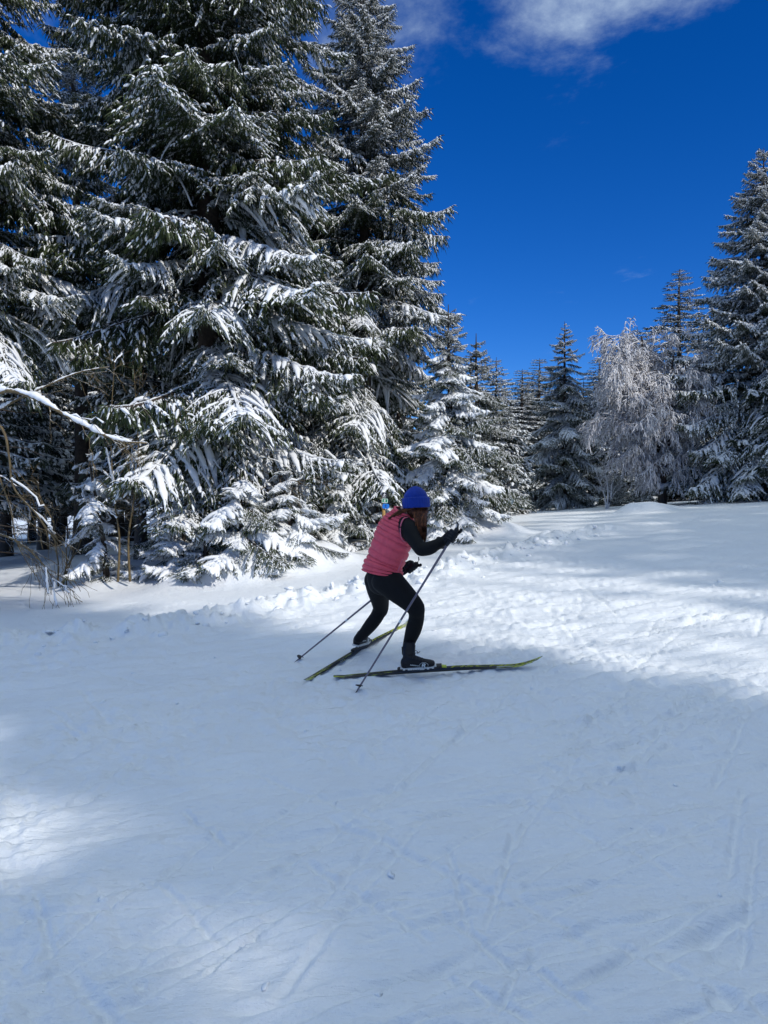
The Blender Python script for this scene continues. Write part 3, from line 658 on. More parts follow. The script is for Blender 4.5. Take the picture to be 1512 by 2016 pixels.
def snowed(parts, g, Q, R, k, prob=.6):
    """a line of snow lying along some of the branches"""
    m = g.random(len(Q)) < prob; Q = Q[m].copy(); R = R[m]
    if not len(Q): return
    rr = np.maximum(R*1.2, .010)*g.uniform(.3, 1.4, R.shape)*k; Q[:, :, 2] += R*.8+rr*.35
    parts.append((Q, rr, 6, 1))
def left_shrubs():
    # big bare branch that arches in from the left edge under a thick line of snow
    g = np.random.default_rng(14); D = 10.9
    base = at(-150, 1190, D); base[2] = gz(base[0], D)
    root = empty('bare_shrub', base, 'large bare shrub whose arched branch carries a thick line of snow', 'shrub')
    ctrl = [np.append(at(px, py, D+dd)-base, 0) for px, py, dd in [(-150, 1200, 0), (-130, 1000, 0), (-70, 830, 0), (0, 772, -.1), (60, 780, -.2), (120, 812, -.3), (190, 850, -.3), (240, 868, -.3), (290, 872, -.2)]]
    A = interp_path([c[:3] for c in ctrl], 26); RA = np.linspace(.045, .012, 26)
    ctrl2 = [at(px, py, D+.3)-base for px, py in [(-130, 1000), (-60, 850), (10, 800), (70, 770), (150, 735), (215, 722)]]
    A2 = interp_path(ctrl2, 26); RA2 = np.linspace(.03, .007, 26)
    ctrl3 = [at(px, py, D-.4)-base for px, py in [(-40, 805), (5, 845), (18, 900), (27, 960), (70, 1010), (105, 1060), (140, 1110)]]
    A3 = interp_path(ctrl3, 26); RA3 = np.linspace(.022, .005, 26)
    ctrl4 = [at(px, py, D-.5)-base for px, py in [(-60, 1040), (0, 1052), (40, 1070), (80, 1105), (110, 1150)]]
    A4 = interp_path(ctrl4, 26); RA4 = np.linspace(.02, .005, 26)
    ctrl5 = [at(px, py, D-.2)-base for px, py in [(-80, 830), (-20, 900), (20, 1000), (30, 1060), (60, 1120)]]
    A5 = interp_path(ctrl5, 26); RA5 = np.linspace(.018, .005, 26)
    P = np.stack([A, A2, A3, A4, A5]); R = np.stack([RA, RA2, RA3, RA4, RA5])
    B, RB = branching(g, P, R, 10, .35, .98, .3, .95, (.35, .9), (.15, 0, -.12), (.08, 0, -.22), .42, 8)
    Cc, RC = branching(g, B, RB, 3, .2, .95, .2, .55, (.35, .9), (0, 0, -.2), (0, 0, -.3), .6, 6)
    parts = [(P, R, 7, 0), (B, np.maximum(RB, .0045), 4, 0), (Cc, np.maximum(RC, .0032), 3, 0)]
    sn = []
    for Q, r0, lo, hi in ((A, .062, 8, 26), (A2, .03, 6, 24)):
        q = interp_path(Q[lo:hi], 90); w_ = np.arange(90)*.16; rr = r0*np.clip(.70+1.0*fbm(w_, w_*0+r0*99, 4, 12, .6), .10, 1.5)*np.linspace(1.1, .30, 90); q[:, 2] += rr*.7; q += g.normal(0, .003, q.shape); sn.append((q[None], rr[None], 8, 0))
    snowed(sn, g, B, np.maximum(RB, .005), 1.4, .16)
    paths_obj(parts, 'branches', [M['stem']], root)
    paths_obj([(a, b, c, 0) for a, b, c, d in sn], 'snow_line', [M['snow']], root)
    # two yellowish stems and thinner shoots
    for k, (px0, px1, y1, D2, lab) in enumerate([(232, 218, 855, 11.6, 'left of two thin yellowish saplings in front of the snow hooded spruces'), (256, 272, 885, 11.8, 'right of two thin yellowish saplings in front of the snow hooded spruces')]):
        b = at(px0, 1130, D2); b[2] = gz(b[0], D2); r_ = empty('sapling', b, lab, 'sapling', 'pair of bare saplings')
        Q = interp_path([at(px0, 1145, D2)-b, at(px0+3*(-1)**k, 1060, D2)-b, at((px0+px1)/2, 980, D2)-b, at(px1, y1, D2)-b, at(px1+8*(-1)**k, y1-150, D2)-b], 20)
        RQ = np.linspace(.021, .004, 20)
        B, RB = branching(g, Q[None], RQ[None], 16, .35, .98, .35, 1.1, (.5, 1.1), (0, -.1, .05), (0, 0, -.15), .4, 7); Cc, RC = branching(g, B, RB, 4, .2, .95, .15, .5, (.4, .9), (0, 0, 0), (0, 0, -.1), .6, 5)
        paths_obj([(Q[None], RQ[None], 7, 0)], 'stem', [M['stem']], r_)
        sn = []; snowed(sn, g, B, np.maximum(RB, .005), 1.6, .4)
        paths_obj([(B, np.maximum(RB, .004), 4, 0), (Cc, np.maximum(RC, .003), 3, 0)] , 'twigs', [M['stem']], r_)
        if sn: paths_obj([(a, b2, c, 0) for a, b2, c, d in sn], 'snow_line', [M['snow']], r_)
    # more bare shrubs half lost in front of the big spruce
    for k, (px, py, D2, H, lab) in enumerate([(125, 1160, 12.6, 2.9, 'thin bare shrub with tangled stems in front of the dark gap in the wood'), (430, 1090, 13.0, 3.3, 'thin bare shrub poking through the low boughs of the tallest spruce')]):
        b = at(px, py, D2); b[2] = gz(b[0], D2); r_ = empty('bare_shrub', b, lab, 'shrub')
        s_ = np.linspace(0, 1, 8); A = np.stack([np.stack([g.normal(0, .35)*s_+g.normal(0, 1.1)*s_**2.2, g.normal(0, .2)*s_, H*g.uniform(.5, .9)*(s_-.35*s_**3)*1.2], 1)+np.cumsum(g.normal(0, .035, (8, 3)), 0) for i in range(5)])
        R0 = .014*(1-.75*s_)[None]*np.ones((5, 1)); B, RB = branching(g, A, R0, 9, .25, .97, .4, 1.3, (.4, 1.0), (0, -.1, 0), (0, 0, -.25), .5, 7); Cc, RC = branching(g, B, RB, 5, .2, .95, .15, .5, (.4, .9), (0, 0, 0), (0, 0, -.2), .6, 5)
        sn = []; snowed(sn, g, B, np.maximum(RB, .005), 1.7, .25)
        paths_obj([(A, R0, 6, 0), (B, np.maximum(RB, .004), 4, 0), (Cc, np.maximum(RC, .003), 3, 0)], 'branches', [M['stem']], r_)
        if sn: paths_obj([(a, b2, c, 0) for a, b2, c, d in sn], 'snow_line', [M['snow']], r_)
    # dry stalks poking out of the snow
    for k, (px, py) in enumerate([(648, 1090), (668, 1084), (552, 1100)]):
        b = hit(px, py); b[2] = gzf(b[0], b[1]); r_ = []
        for i in range(7):
            a = g.normal(0, .28, 2); h = g.uniform(.18, .42); s_ = np.linspace(0, 1, 5)
            r_.append(np.stack([g.normal(0, .10)+a[0]*h*s_, g.normal(0, .08)+a[1]*h*s_, h*s_-.08], 1))
        o = paths_obj([(np.array(r_), .0035*(1-.6*np.linspace(0, 1, 5))[None]*np.ones((7, 1)), 4, 0)], 'dry_stalks', [M['stem']], None); o.location = b
        tag(o, ['dry brown stalks poking through snow below the hanging boughs, left tuft', 'dry brown stalks poking through snow, tuft nearest the skier', 'dry brown stalks at the foot of the buried spruce bush'][k], 'plant', 'tufts of dry stalks')
left_shrubs()

# ------------------------------------------------------------------ trail signpost
M['wood'] = simple('post_wood', (.42, .24, .07), .7, 14, .3, .3)
M['white'] = simple('white_print', (.82, .82, .82), .45, 20, .05)
M['plate_black'] = simple('black_plate', (.012, .014, .02), .4, 20, .2)
M['plate_green'] = simple('green_plate', (.012, .22, .10), .4, 20, .15)
M['plate_blue'] = simple('blue_plate', (.01, .17, .62), .4, 20, .15)
M['navy'] = simple('dark_blue_print', (.008, .03, .16), .45, 20, .1)
def signpost():
    D = 13.4; b = at(760, 1062, D); b[2] = gz(b[0], D)
    root = empty('trail_signpost', b, 'wooden trail post with black, green and blue pictogram plates, just behind the skier', 'signpost')
    top = at(754, 972, D)-b; bot = np.array([0, 0, -.3])
    mb = MB(); P = np.stack([bot+(top-bot)*t for t in np.linspace(0, 1, 4)]); P = np.concatenate([P, P[-1:]+[[0, 0, .004]]])
    v, f = tubes(P, np.array([.031, .031, .030, .030, .002]), 12); mb.add(v, f); mb.obj('post', [M['wood']], root)
    mb = MB(); u = np.linspace(0, 1, 7); Q = top+np.stack([0*u, 0*u, -.012+.085*u], 1); v, f = tubes(Q, .047*np.sqrt(np.clip(1-u**2, .0, 1))*(1+.1*np.sin(u*9))+.001, 12); mb.add(v, f); mb.obj('snow_cap', [M['snow']], root)
    def plate(name, px, py, w, h, m, fig, figm, border=None):
        c = at(px, py, D)-b; c[1] -= .047
        mb = MB(); bm = bmesh.new(); bmesh.ops.create_cube(bm, size=1, matrix=Matrix.Diagonal((w, .008, h, 1)))
        bmesh.ops.bevel(bm, geom=[e for e in bm.edges if abs((e.verts[0].co-e.verts[1].co).normalized().y) > .9], offset=.012, segments=3, affect='EDGES')
        me = bpy.data.meshes.new(name); bm.to_mesh(me); bm.free(); me.materials.append(m)
        o = bpy.data.objects.new(name, me); C.objects.link(o); o.parent = root; o.location = c; o.rotation_euler = (0, math.radians(4), 0)
        if border:
            mb = MB(); r = .007; X, Z = w/2-.010, h/2-.010
            for cx_, cz_, sx2, sz2 in ((0, Z, 2*X, r), (0, -Z, 2*X, r), (X, 0, r, 2*Z-r), (-X, 0, r, 2*Z-r)):
                v, f = box(cx_, -.006, cz_, sx2, .003, sz2); mb.add(v, f, 0, False)
            mb.obj('border', [border], o)
        mb = MB(); k = h*.40
        L = {'head': [(.02, .92), (.03, .70)], 'body': [(.0, .62), (-.12, -.05)], 'legf': [(-.12, -.05), (.22, -.45), (.22, -1.0)], 'legb': [(-.12, -.05), (-.25, -.5), (-.62, -.95)], 'armf': [(.0, .52), (.3, .2), (.52, .30)], 'armb': [(.0, .52), (-.34, .28), (-.42, -.05)]}
        if fig == 'ski': L['pole'] = [(.52, .30), (.70, -.95)]; L['pole2'] = [(-.42, -.05), (-.95, -.8)]; L['ski'] = [(-.9, -1.05), (.75, -1.0)]
        for kk, pts in L.items():
            q = interp_path([(x*k, -.0062, z_*k) for x, z_ in pts], 6)
            r = {'head': .16, 'body': .15, 'pole': .035, 'pole2': .035, 'ski': .05}.get(kk, .095)*k
            v, f = tubes(q, np.full(6, r), 8, 1, up=(0, 1, 0)); v[:, 1] = -.0055+(v[:, 1]+.0062)*.15; mb.add(v, f, 0, True)
        mb.obj('walking_figure' if fig == 'walk' else 'skiing_figure', [figm], o)
    plate('black_plate', 757, 974.5, .105, .098, M['plate_black'], 'ski', M['white'])
    plate('green_plate', 757.6, 985.7, .118, .088, M['plate_green'], 'walk', M['white'], M['white'])
    plate('blue_plate', 759.5, 996.5, .122, .088, M['plate_blue'], 'walk', M['navy'])
signpost()
# small pale plate hanging at the tip of a low bough beside the fir
o = MB(); v, f = box(0, 0, 0, .17, .012, .13); o.add(v, f, 0, False); p = at(1005, 985, 18.0)
v2, f2 = tubes(np.array([[-.15, .02, .14], [-.09, .0, .11], [-.05, 0, .055]]), np.array([.006, .006, .006]), 5); o.add(v2, f2, 0, True)
o = o.obj('small_plate', [simple('pale_plate', (.62, .74, .80), .35, 8, .06)]); o.location = p; o.rotation_euler = (.1, .55, -.3)
tag(o, 'small tilted pale plate hanging at the tip of a dark green bough', 'plate')
# ------------------------------------------------------------------ the skier
def fab(name, col, rough=.8, var=.2, sheen=.0, bscale=220, bstr=.25, scale=25):
    m, b, nd, ln = mat(name)
    c0 = tuple(x*(1-var) for x in col); c1 = tuple(min(1, x*(1+var)) for x in col)
    ln(ramp(nd, ln, noise(nd, ln, scale), [(.3, c0), (.7, c1)]), b.inputs['Base Color'])
    b.inputs['Roughness'].default_value = rough; b.inputs['Sheen Weight'].default_value = sheen; b.inputs['Specular IOR Level'].default_value = .25
    p = bump(nd, ln, b, noise(nd, ln, bscale, 2), bstr, .002); bump(nd, ln, b, noise(nd, ln, 14, 3), .25, .012, p)
    return m
M['black'] = fab('black_stretch_fabric', (.0042, .0042, .0052), .75, .2, .0)
M['skin'] = simple('skin', (.55, .33, .24), .5, 12, .08)
M['vest'] = fab('pink_quilted_nylon', (.75, .095, .135), .5, .07, .08, 90, .2)
M['trim'] = fab('pink_piping', (.68, .15, .22), .6, .06)
M['hat'] = fab('blue_knit', (.010, .040, .30), .9, .15, .12, 160, .3)
M['hair'] = simple('brown_hair', (.075, .024, .011), .5, 40, .6, spec=.22)
M['hairlite'] = simple('lighter_hair', (.19, .065, .024), .5, 40, .5, spec=.22)
M['boot'] = fab('boot_shell', (.008, .009, .013), .5, .3, 0, 80, .25)
M['sole'] = simple('boot_sole', (.66, .67, .66), .5, 40, .1)
M['grip'] = simple('black_grip', (.012, .012, .014), .55, 60, .3, .3)
M['shaft'] = simple('pole_shaft', (.17, .145, .175), .35, 30, .12, metal=.2)
M['print'] = simple('grey_white_print', (.60, .66, .68), .5, 30, .06)
M['lime'] = simple('lime_print', (.50, .56, .04), .4, 30, .12)
M['gold'] = simple('gold_tab', (.55, .42, .12), .4, 30, .12)
M['binding'] = simple('black_binding', (.012, .012, .014), .4, 40, .3)
def m_ski():
    """black top sheet with lime and grey streaks towards tail and tip"""
    m, b, nd, ln = mat('ski_top_sheet')
    tc = nd('ShaderNodeTexCoord'); sp = nd('ShaderNodeSeparateXYZ'); ln(tc.outputs['Object'], sp.inputs[0])
    s1 = noise(nd, ln, 5, 3, .6, stretch=(1.4, 30, 10)); s2 = noise(nd, ln, 4, 3, .6, stretch=(2.2, 40, 14), rot=(0, 0, .04))
    zone = nd('ShaderNodeValToRGB'); e = zone.color_ramp.elements
    mr = nd('ShaderNodeMapRange'); ln(sp.outputs[0], mr.inputs[0]); mr.inputs[1].default_value = -.9; mr.inputs[2].default_value = 1.05
    for p_, v_ in ((.0, .62), (.12, .55), (.36, .50), (.44, 0), (.50, .0), (.74, .0), (.79, .58), (1, .62)):
        if p_ == 0: e[0].position = 0; e[0].color = (v_, v_, v_, 1)
        elif p_ == 1: e[-1].position = 1; e[-1].color = (v_, v_, v_, 1)
        else:
            q = e.new(p_); q.color = (v_, v_, v_, 1)
    ln(mr.outputs[0], zone.inputs[0])
    def gate(src, off):
        a = nd('ShaderNodeMath', operation='ADD'); ln(src, a.inputs[0]); ln(zone.outputs[0], a.inputs[1])
        r = nd('ShaderNodeMapRange'); ln(a.outputs[0], r.inputs[0]); r.inputs[1].default_value = off; r.inputs[2].default_value = off+.05; return r.outputs[0]
    x = nd('ShaderNodeMix', data_type='RGBA'); ln(gate(s1, 1.10), x.inputs[0]); x.inputs[6].default_value = (.012, .013, .014, 1); x.inputs[7].default_value = (.42, .48, .03, 1)
    y = nd('ShaderNodeMix', data_type='RGBA'); ln(gate(s2, 1.13), y.inputs[0]); ln(x.outputs[2], y.inputs[6]); y.inputs[7].default_value = (.42, .45, .44, 1)
    ln(y.outputs[2], b.inputs['Base Color']); b.inputs['Roughness'].default_value = .35
    return m
M['ski'] = m_ski()
M['skiedge'] = simple('ski_base_black', (.02, .021, .02), .4, 30, .2)

def loft(rows, n=24, sides=20, cap=True, fwd=(.82, .57, 0)):
    """rows: x y z, a (side radius), b (front-back radius) -> closed tube with elliptical sections; 'b' runs along fwd"""
    q = interp_path(rows, n); P = q[:, :3]; a = q[:, 3]; b = q[:, 4]
    if cap:                          # rounded ends
        def end(i, j, sgn):
            d = unit(P[i]-P[j]); o_ = []
            for w in (.45, .8, .97): o_.append((P[i]+d*min(a[i], b[i])*w*.8, a[i]*math.sqrt(1-w*w), b[i]*math.sqrt(1-w*w)))
            return o_
        h = end(0, 1, 1)[::-1]; t = end(-1, -2, 1)
        P = np.concatenate([[x[0] for x in h], P, [x[0] for x in t]]); a = np.concatenate([[x[1] for x in h], a, [x[1] for x in t]]); b = np.concatenate([[x[2] for x in h], b, [x[2] for x in t]])
    T = unit(np.gradient(P, axis=0)); F = np.asarray(fwd, float)[None]*np.ones_like(T)
    F = unit(F-T*(F*T).sum(1, keepdims=True)); A = np.cross(T, F)
    th = np.arange(sides)*2*math.pi/sides
    V = P[:, None]+a[:, None, None]*np.cos(th)[None, :, None]*A[:, None]+b[:, None, None]*np.sin(th)[None, :, None]*F[:, None]
    k = len(P); idx = np.arange(k*sides).reshape(k, sides); c = idx[:-1]; d = idx[1:]
    Fc = np.stack([c, np.roll(c, -1, 1), np.roll(d, -1, 1), d], -1).reshape(-1, 4)
    V = V.reshape(-1, 3)
    if cap:
        V = np.concatenate([V, [P[0], P[-1]]]); e = k*sides
        f0 = np.stack([np.full(sides, e), np.roll(idx[0], -1), idx[0], np.full(sides, -1)], 1); f1 = np.stack([np.full(sides, e+1), idx[-1], np.roll(idx[-1], -1), np.full(sides, -1)], 1)
        return V, Fc, np.concatenate([f0, f1])
    return V, Fc, None
def addl(mb, rows, m=0, smooth=True, **kw):
    v, f, c = loft(rows, **kw)
    if c is None: mb.add(v, f, m, smooth)
    else:
        mb.add(v, np.concatenate([f, np.where(c < 0, -10**7, c)]), m, smooth)
def remesh(mb, name, mats, parent, voxel=.008, smooth=6, colour=None):
    """fuse overlapping shapes into one continuous skin"""
    tmp = bpy.data.objects.new('tmp', mb.mesh('tmp', [])); C.objects.link(tmp)
    md = tmp.modifiers.new('r', 'REMESH'); md.mode = 'VOXEL'; md.voxel_size = voxel; md.use_smooth_shade = True
    if smooth: sm = tmp.modifiers.new('s', 'SMOOTH'); sm.iterations = smooth; sm.factor = .5
    dg = bpy.context.evaluated_depsgraph_get(); me = bpy.data.meshes.new_from_object(tmp.evaluated_get(dg)); me.name = name
    old = tmp.data; bpy.data.objects.remove(tmp); bpy.data.meshes.remove(old)
    me.materials.clear()
    for m in mats: me.materials.append(m)
    if colour is not None:
        n = len(me.polygons); c = np.zeros(n*3, np.float32); me.polygons.foreach_get('center', c); me.polygons.foreach_set('material_index', colour(c.reshape(-1, 3)).astype(np.int32))
    me.polygons.foreach_set('use_smooth', np.ones(len(me.polygons), bool))
    o = bpy.data.objects.new(name, me); C.objects.link(o)
    if parent: o.parent = parent
    return o

FW = np.array([.82, .57, 0]); RT = np.array([.57, -.82, 0])       # where she faces, and her right
foot_r = hit(812, 1327)
PB = np.array([foot_r[0]-.1, 6.0, foot_r[2]])                     # origin of the person
person = empty('person', PB, 'woman in pink quilted vest, blue knit hat and black leggings, striding on skis', 'person')
def sk(px, py, D, *r): return list(at(px, py, D)-PB)+list(r)

body = MB()
# trunk, neck, head
addl(body, [sk(752, 1152, 6.0, .125, .105), sk(753, 1133, 6.0, .150, .120), sk(760, 1102, 6.0, .145, .112), sk(773, 1065, 5.98, .160, .118), sk(785, 1036, 5.97, .155, .105), sk(794, 1014, 5.96, .085, .075)], n=22)
addl(body, [sk(794, 1016, 5.96, .055, .055), sk(803, 1000, 5.94, .05, .052), sk(812, 990, 5.93, .05, .05)], n=8)
addl(body, [sk(820, 1015, 5.97, .040, .05), sk(819, 1006, 5.95, .058, .078), sk(818, 990, 5.94, .074, .096), sk(817, 978, 5.945, .070, .084), sk(817.5, 971, 5.947, .045, .052)], n=16)
nose = np.array(sk(819, 996, 5.945))+FW*.098
addl(body, [list(nose+[0, 0, .03]-FW*.008)+[.008, .010], list(nose)+[.013, .016], list(nose-[0, 0, .012]-FW*.006)+[.010, .010]], n=6, sides=10)
addl(body, [list(np.array(sk(820, 1013, 5.965))+FW*.05)+[.018, .018], list(np.array(sk(820, 1016, 5.965))+FW*.06)+[.02, .02]], n=4, sides=10)
for sgn in (1, -1):
    e = np.array(sk(818, 994, 5.945))+RT*.074*sgn; addl(body, [list(e+[0, 0, .028])+[.008, .016], list(e+[0, 0, .0])+[.010, .020], list(e-[0, 0, .03])+[.007, .012]], n=6, sides=10)
# arms
SR = sk(805, 1043, 5.80, .078, .080); ER = sk(829, 1083, 5.66, .050, .052); WR = sk(874, 1065, 5.70, .037, .039)
addl(body, [sk(797, 1030, 5.86, .06, .06), SR, sk(816, 1063, 5.72, .058, .060), ER], n=14)
addl(body, [ER, sk(846, 1079, 5.66, .054, .055), sk(860, 1072, 5.68, .043, .045), WR], n=12)
SL = sk(772, 1036, 6.12, .075, .075); EL = sk(776, 1098, 6.30, .048, .05); WL = sk(799, 1117, 6.22, .036, .038)
addl(body, [SL, sk(773, 1068, 6.22, .06, .06), EL], n=10)
addl(body, [EL, sk(787, 1109, 6.27, .046, .046), WL], n=8)
# right leg (nearer, bent forward), left leg (farther, pushing)
fr = at(812, 1327, foot_r[1]); 
addl(body, [sk(758, 1138, 5.93, .112, .125), sk(777, 1156, 5.88, .100, .112), sk(800, 1177, 5.84, .082, .092), sk(818, 1196, 5.82, .069, .075), sk(820, 1205, 5.83, .066, .068)], n=16, fwd=(.5, .3, .8))
addl(body, [sk(819, 1196, 5.82, .064, .068), sk(820, 1216, 5.85, .060, .064), sk(814, 1240, 5.88, .060, .066), sk(806, 1264, 5.92, .047, .051), sk(801, 1286, 5.94, .042, .044)], n=16, fwd=(.9, .3, .1))
lb = hit(706, 1282)
addl(body, [sk(744, 1140, 6.10, .110, .118), sk(745, 1160, 6.18, .094, .100), sk(748, 1180, 6.26, .074, .082), sk(750, 1196, 6.32, .062, .070), sk(749, 1204, 6.34, .060, .064)], n=16)
addl(body, [sk(750, 1194, 6.32, .060, .064), sk(743, 1212, 6.34, .058, .062), sk(730, 1230, 6.37, .057, .061), sk(715, 1248, 6.41, .046, .050), sk(705, 1258, 6.43, .040, .042)], n=16)
hz = sk(818, 1018, 5.95)[2]; hx = np.array(sk(816, 992, 5.94))
def bodymat(c):
    d = np.linalg.norm((c-hx)*[1, 1, .8], axis=1)
    return (d < .115).astype(int)
bo = remesh(body, 'body', [M['black'], M['skin']], person, .009, 4, bodymat)
for sgn in (1, -1):                   # eyes
    mb = MB(); e = np.array(sk(819, 989, 5.945))+FW*.078+RT*.031*sgn; addl(mb, [list(e-FW*.004+[0, 0, .0])+[.011, .011], list(e+FW*.004)+[.011, .011]], n=4, sides=10, fwd=(0, 0, 1)); mb.obj('eye', [M['grip']], person)

# vest: quilted baffles around the trunk
def vest():
    rows = [sk(752, 1129, 6.0, .176, .146), sk(754, 1117, 6.0, .174, .146), sk(760, 1100, 6.0, .164, .133), sk(773, 1065, 5.98, .176, .132), sk(781, 1044, 5.97, .174, .126), sk(787, 1028, 5.965, .150, .112), sk(792, 1015, 5.96, .098, .094), sk(796, 1005, 5.95, .070, .072)]
    q = interp_path(rows, 15*7+1); k = len(q); t = np.arange(k)/7.0
    puff = .0150*np.abs(np.sin(t*math.pi))**.45 - .003
    P = q[:, :3]; T = unit(np.gradient(P, axis=0)); F = np.asarray(FW)[None]*np.ones_like(T); F = unit(F-T*(F*T).sum(1, keepdims=True)); A = np.cross(T, F)
    sides = 72; th = np.arange(sides)*2*math.pi/sides
    gl = np.random.default_rng(4); wob = .010*fbm(np.cos(th)[None]*2.2+t[:, None]*.9, np.sin(th)[None]*2.2+t[:, None]*.35, 3, 2)
    vst = 1-.45*np.exp(-((np.abs(((th+.35) % (math.pi/3))-math.pi/6))/.05)**2)   # vertical seams
    row = (np.arange(k)//7)[:, None]
    gap = np.where((row >= 0), vst[None], 1)
    row_amp = gl.uniform(.75, 1.2, 20)[np.minimum(np.arange(k)//7, 19)][:, None]
    pf = puff[:, None]*gap*row_amp + wob + .0045*fbm(np.cos(th)[None]*9+t[:, None]*1.3, np.sin(th)[None]*9-t[:, None]*1.1, 2, 12)
    ra = q[:, 3][:, None]+pf; rb = q[:, 4][:, None]+pf
    V = P[:, None]+ra[..., None]*np.cos(th)[None, :, None]*A[:, None]+rb[..., None]*np.sin(th)[None, :, None]*F[:, None]
    # hem hangs a little lower in front, and tucks in
    V[:3] -= T[:3, None]*0; idx = np.arange(k*sides).reshape(k, sides); c = idx[:-1]; d = idx[1:]
    mb = MB(); mb.add(V.reshape(-1, 3), np.stack([c, np.roll(c, -1, 1), np.roll(d, -1, 1), d], -1).reshape(-1, 4))
    inner = q[:1, :3][:, None]+.94*(V[:1]-q[:1, :3][:, None])+T[:1, None]*.02
    W_ = np.concatenate([V[0], inner[0]]); i0 = np.arange(sides); mb.add(W_, np.stack([i0, i0+sides, np.roll(i0, -1)+sides, np.roll(i0, -1)], 1))
    o = mb.obj('vest', [M['vest']], person)
    # armhole piping, hem and pocket zip are sub-parts of the vest
    for S_, ax_, r0 in ((SR, RT*.9+FW*.35, .089), (SL, -RT, .075)):
        ax_ = unit(ax_); u1 = unit(np.cross(ax_, [0, 0, 1])); u2 = np.cross(u1, ax_); c_ = np.array(S_[:3])-ax_*.022 + np.array([-.004, 0, 0])
        th2 = np.linspace(0, 2*math.pi, 40); ring = c_+r0*(np.cos(th2)[:, None]*u1*.95+np.sin(th2)[:, None]*u2*1.08)
        v, f = tubes(ring, np.full(40, .0055), 6); mb = MB(); mb.add(v, f); mb.obj('armhole_piping', [M['trim']], o)
    j = [int(sides*x) for x in (.0,)]
    mb = MB(); ang = np.linspace(0, 1, 8); c0 = np.array(at(783, 1126, 5.84)-PB); c1 = np.array(at(793, 1100, 5.84)-PB)
    v, f = tubes(c0+(c1-c0)*ang[:, None], np.full(8, .004), 5); mb.add(v, f); mb.obj('pocket_zip', [M['trim']], o)
vest()

# hat: ribbed knit with a turned-up brim
def hat():
    ax0 = np.array(sk(819.5, 999, 5.94)); top = np.array(sk(817, 957, 5.95))
    up_ = unit(top-ax0); L = np.linalg.norm(top-ax0); F = unit(FW-up_*(FW@up_)); A = np.cross(up_, F)
    sides = 120; th = np.arange(sides)*2*math.pi/sides
    prof = [(-.004, .090, .104), (-.002, .099, .113), (.02, .102, .116), (.06, .101, .115), (.076, .102, .115), (.081, .094, .107), (.083, .087, .099), (.105, .083, .095), (.13, .070, .080), (.15, .053, .060), (.165, .034, .038), (.173, .016, .018), (.175, .002, .002)]
    q = interp_path(prof, 60); rib = 1+.013*np.sign(np.sin(th*30))*np.abs(np.sin(th*30))**.5
    sc = np.where(q[:, 0] > .12, .6, 1.0)[:, None]
    rr = 1+(rib[None]-1)*sc + .035*fbm(np.cos(th)[None]*1.5+q[:, :1]*14, np.sin(th)[None]*1.5, 2, 6)
    V = ax0+(q[:, :1]*L/.175)[:, None]*up_+(q[:, 1][:, None]*rr)[..., None]*np.cos(th)[None, :, None]*A+(q[:, 2][:, None]*rr)[..., None]*np.sin(th)[None, :, None]*F
    k = len(q); idx = np.arange(k*sides).reshape(k, sides); c = idx[:-1]; d = idx[1:]
    mb = MB(); mb.add(V.reshape(-1, 3), np.stack([c, np.roll(c, -1, 1), np.roll(d, -1, 1), d], -1).reshape(-1, 4)); mb.obj('hat', [M['hat']], person)
hat()

def hair():
    g_ = np.random.default_rng(3); c = np.array(sk(818, 1000, 5.945)); P = []
    s_ = np.linspace(0, 1, 9)
    for i in range(460):              # the long fall down the near side of the face and chest
        a = g_.uniform(-.9, 1.35)      # from behind the ear to the brow, about her right side
        d = RT*math.cos(a)+FW*math.sin(a)*1.12; w = (a+.9)/2.25; e = g_.normal(0, 1)
        p0 = c+d*.083*g_.uniform(.85, 1.0)+[0, 0, .012]; p1 = c+d*.089*g_.uniform(.9, 1.03)-[0, 0, .02]
        ln_ = g_.uniform(.55, 1.0) if w > .25 else g_.uniform(.3, .7)
        p2 = np.array(sk(818+21*w+1.0*e, 1028+2*e, 5.785-.03*w)); p3 = np.array(sk(821+17*w+1.2*e, 1032+42*ln_, 5.73))+g_.normal(0, .004, 3)
        P.append(interp_path([p0, p1, p2, p3], 9))
    for i in range(150):              # the part that slides over the collar behind her neck
        a = g_.uniform(-2.0, -.8); d = RT*math.cos(a)+FW*math.sin(a)*1.12; p0 = c+d*.080*g_.uniform(.85, 1.0)-[0, 0, .005]
        w = g_.uniform(0, 1); end = np.array(sk(764+w*28, 1022-w*13, 5.885-.02*w))+g_.normal(0, .006, 3)
        mid = np.array(sk(787+g_.normal(0, 3), 1008+g_.normal(0, 1.5), 5.865))
        P.append(interp_path([p0, mid, end], 9))
    P = np.array(P); R_ = .0042*np.sin(np.linspace(.35, .97, 9)*math.pi)[None]*g_.uniform(.6, 1.3, (len(P), 1))
    lite = g_.random(len(P)) < .22
    mb = MB()
    for m_, sel in ((0, ~lite), (1, lite)):
        v, f = tubes(P[sel], R_[sel], 4); mb.add(v, f, m_)
    # scalp mass under the strands
    addl(mb, [list(np.array(sk(818.5, 984, 5.943)))+[.070, .085], list(np.array(sk(816, 996, 5.935)))+[.078, .083], list(np.array(sk(812, 1010, 5.92)))+[.062, .055]], 0, n=10)
    mb.obj('hair', [M['hair'], M['hairlite']], person)
hair()

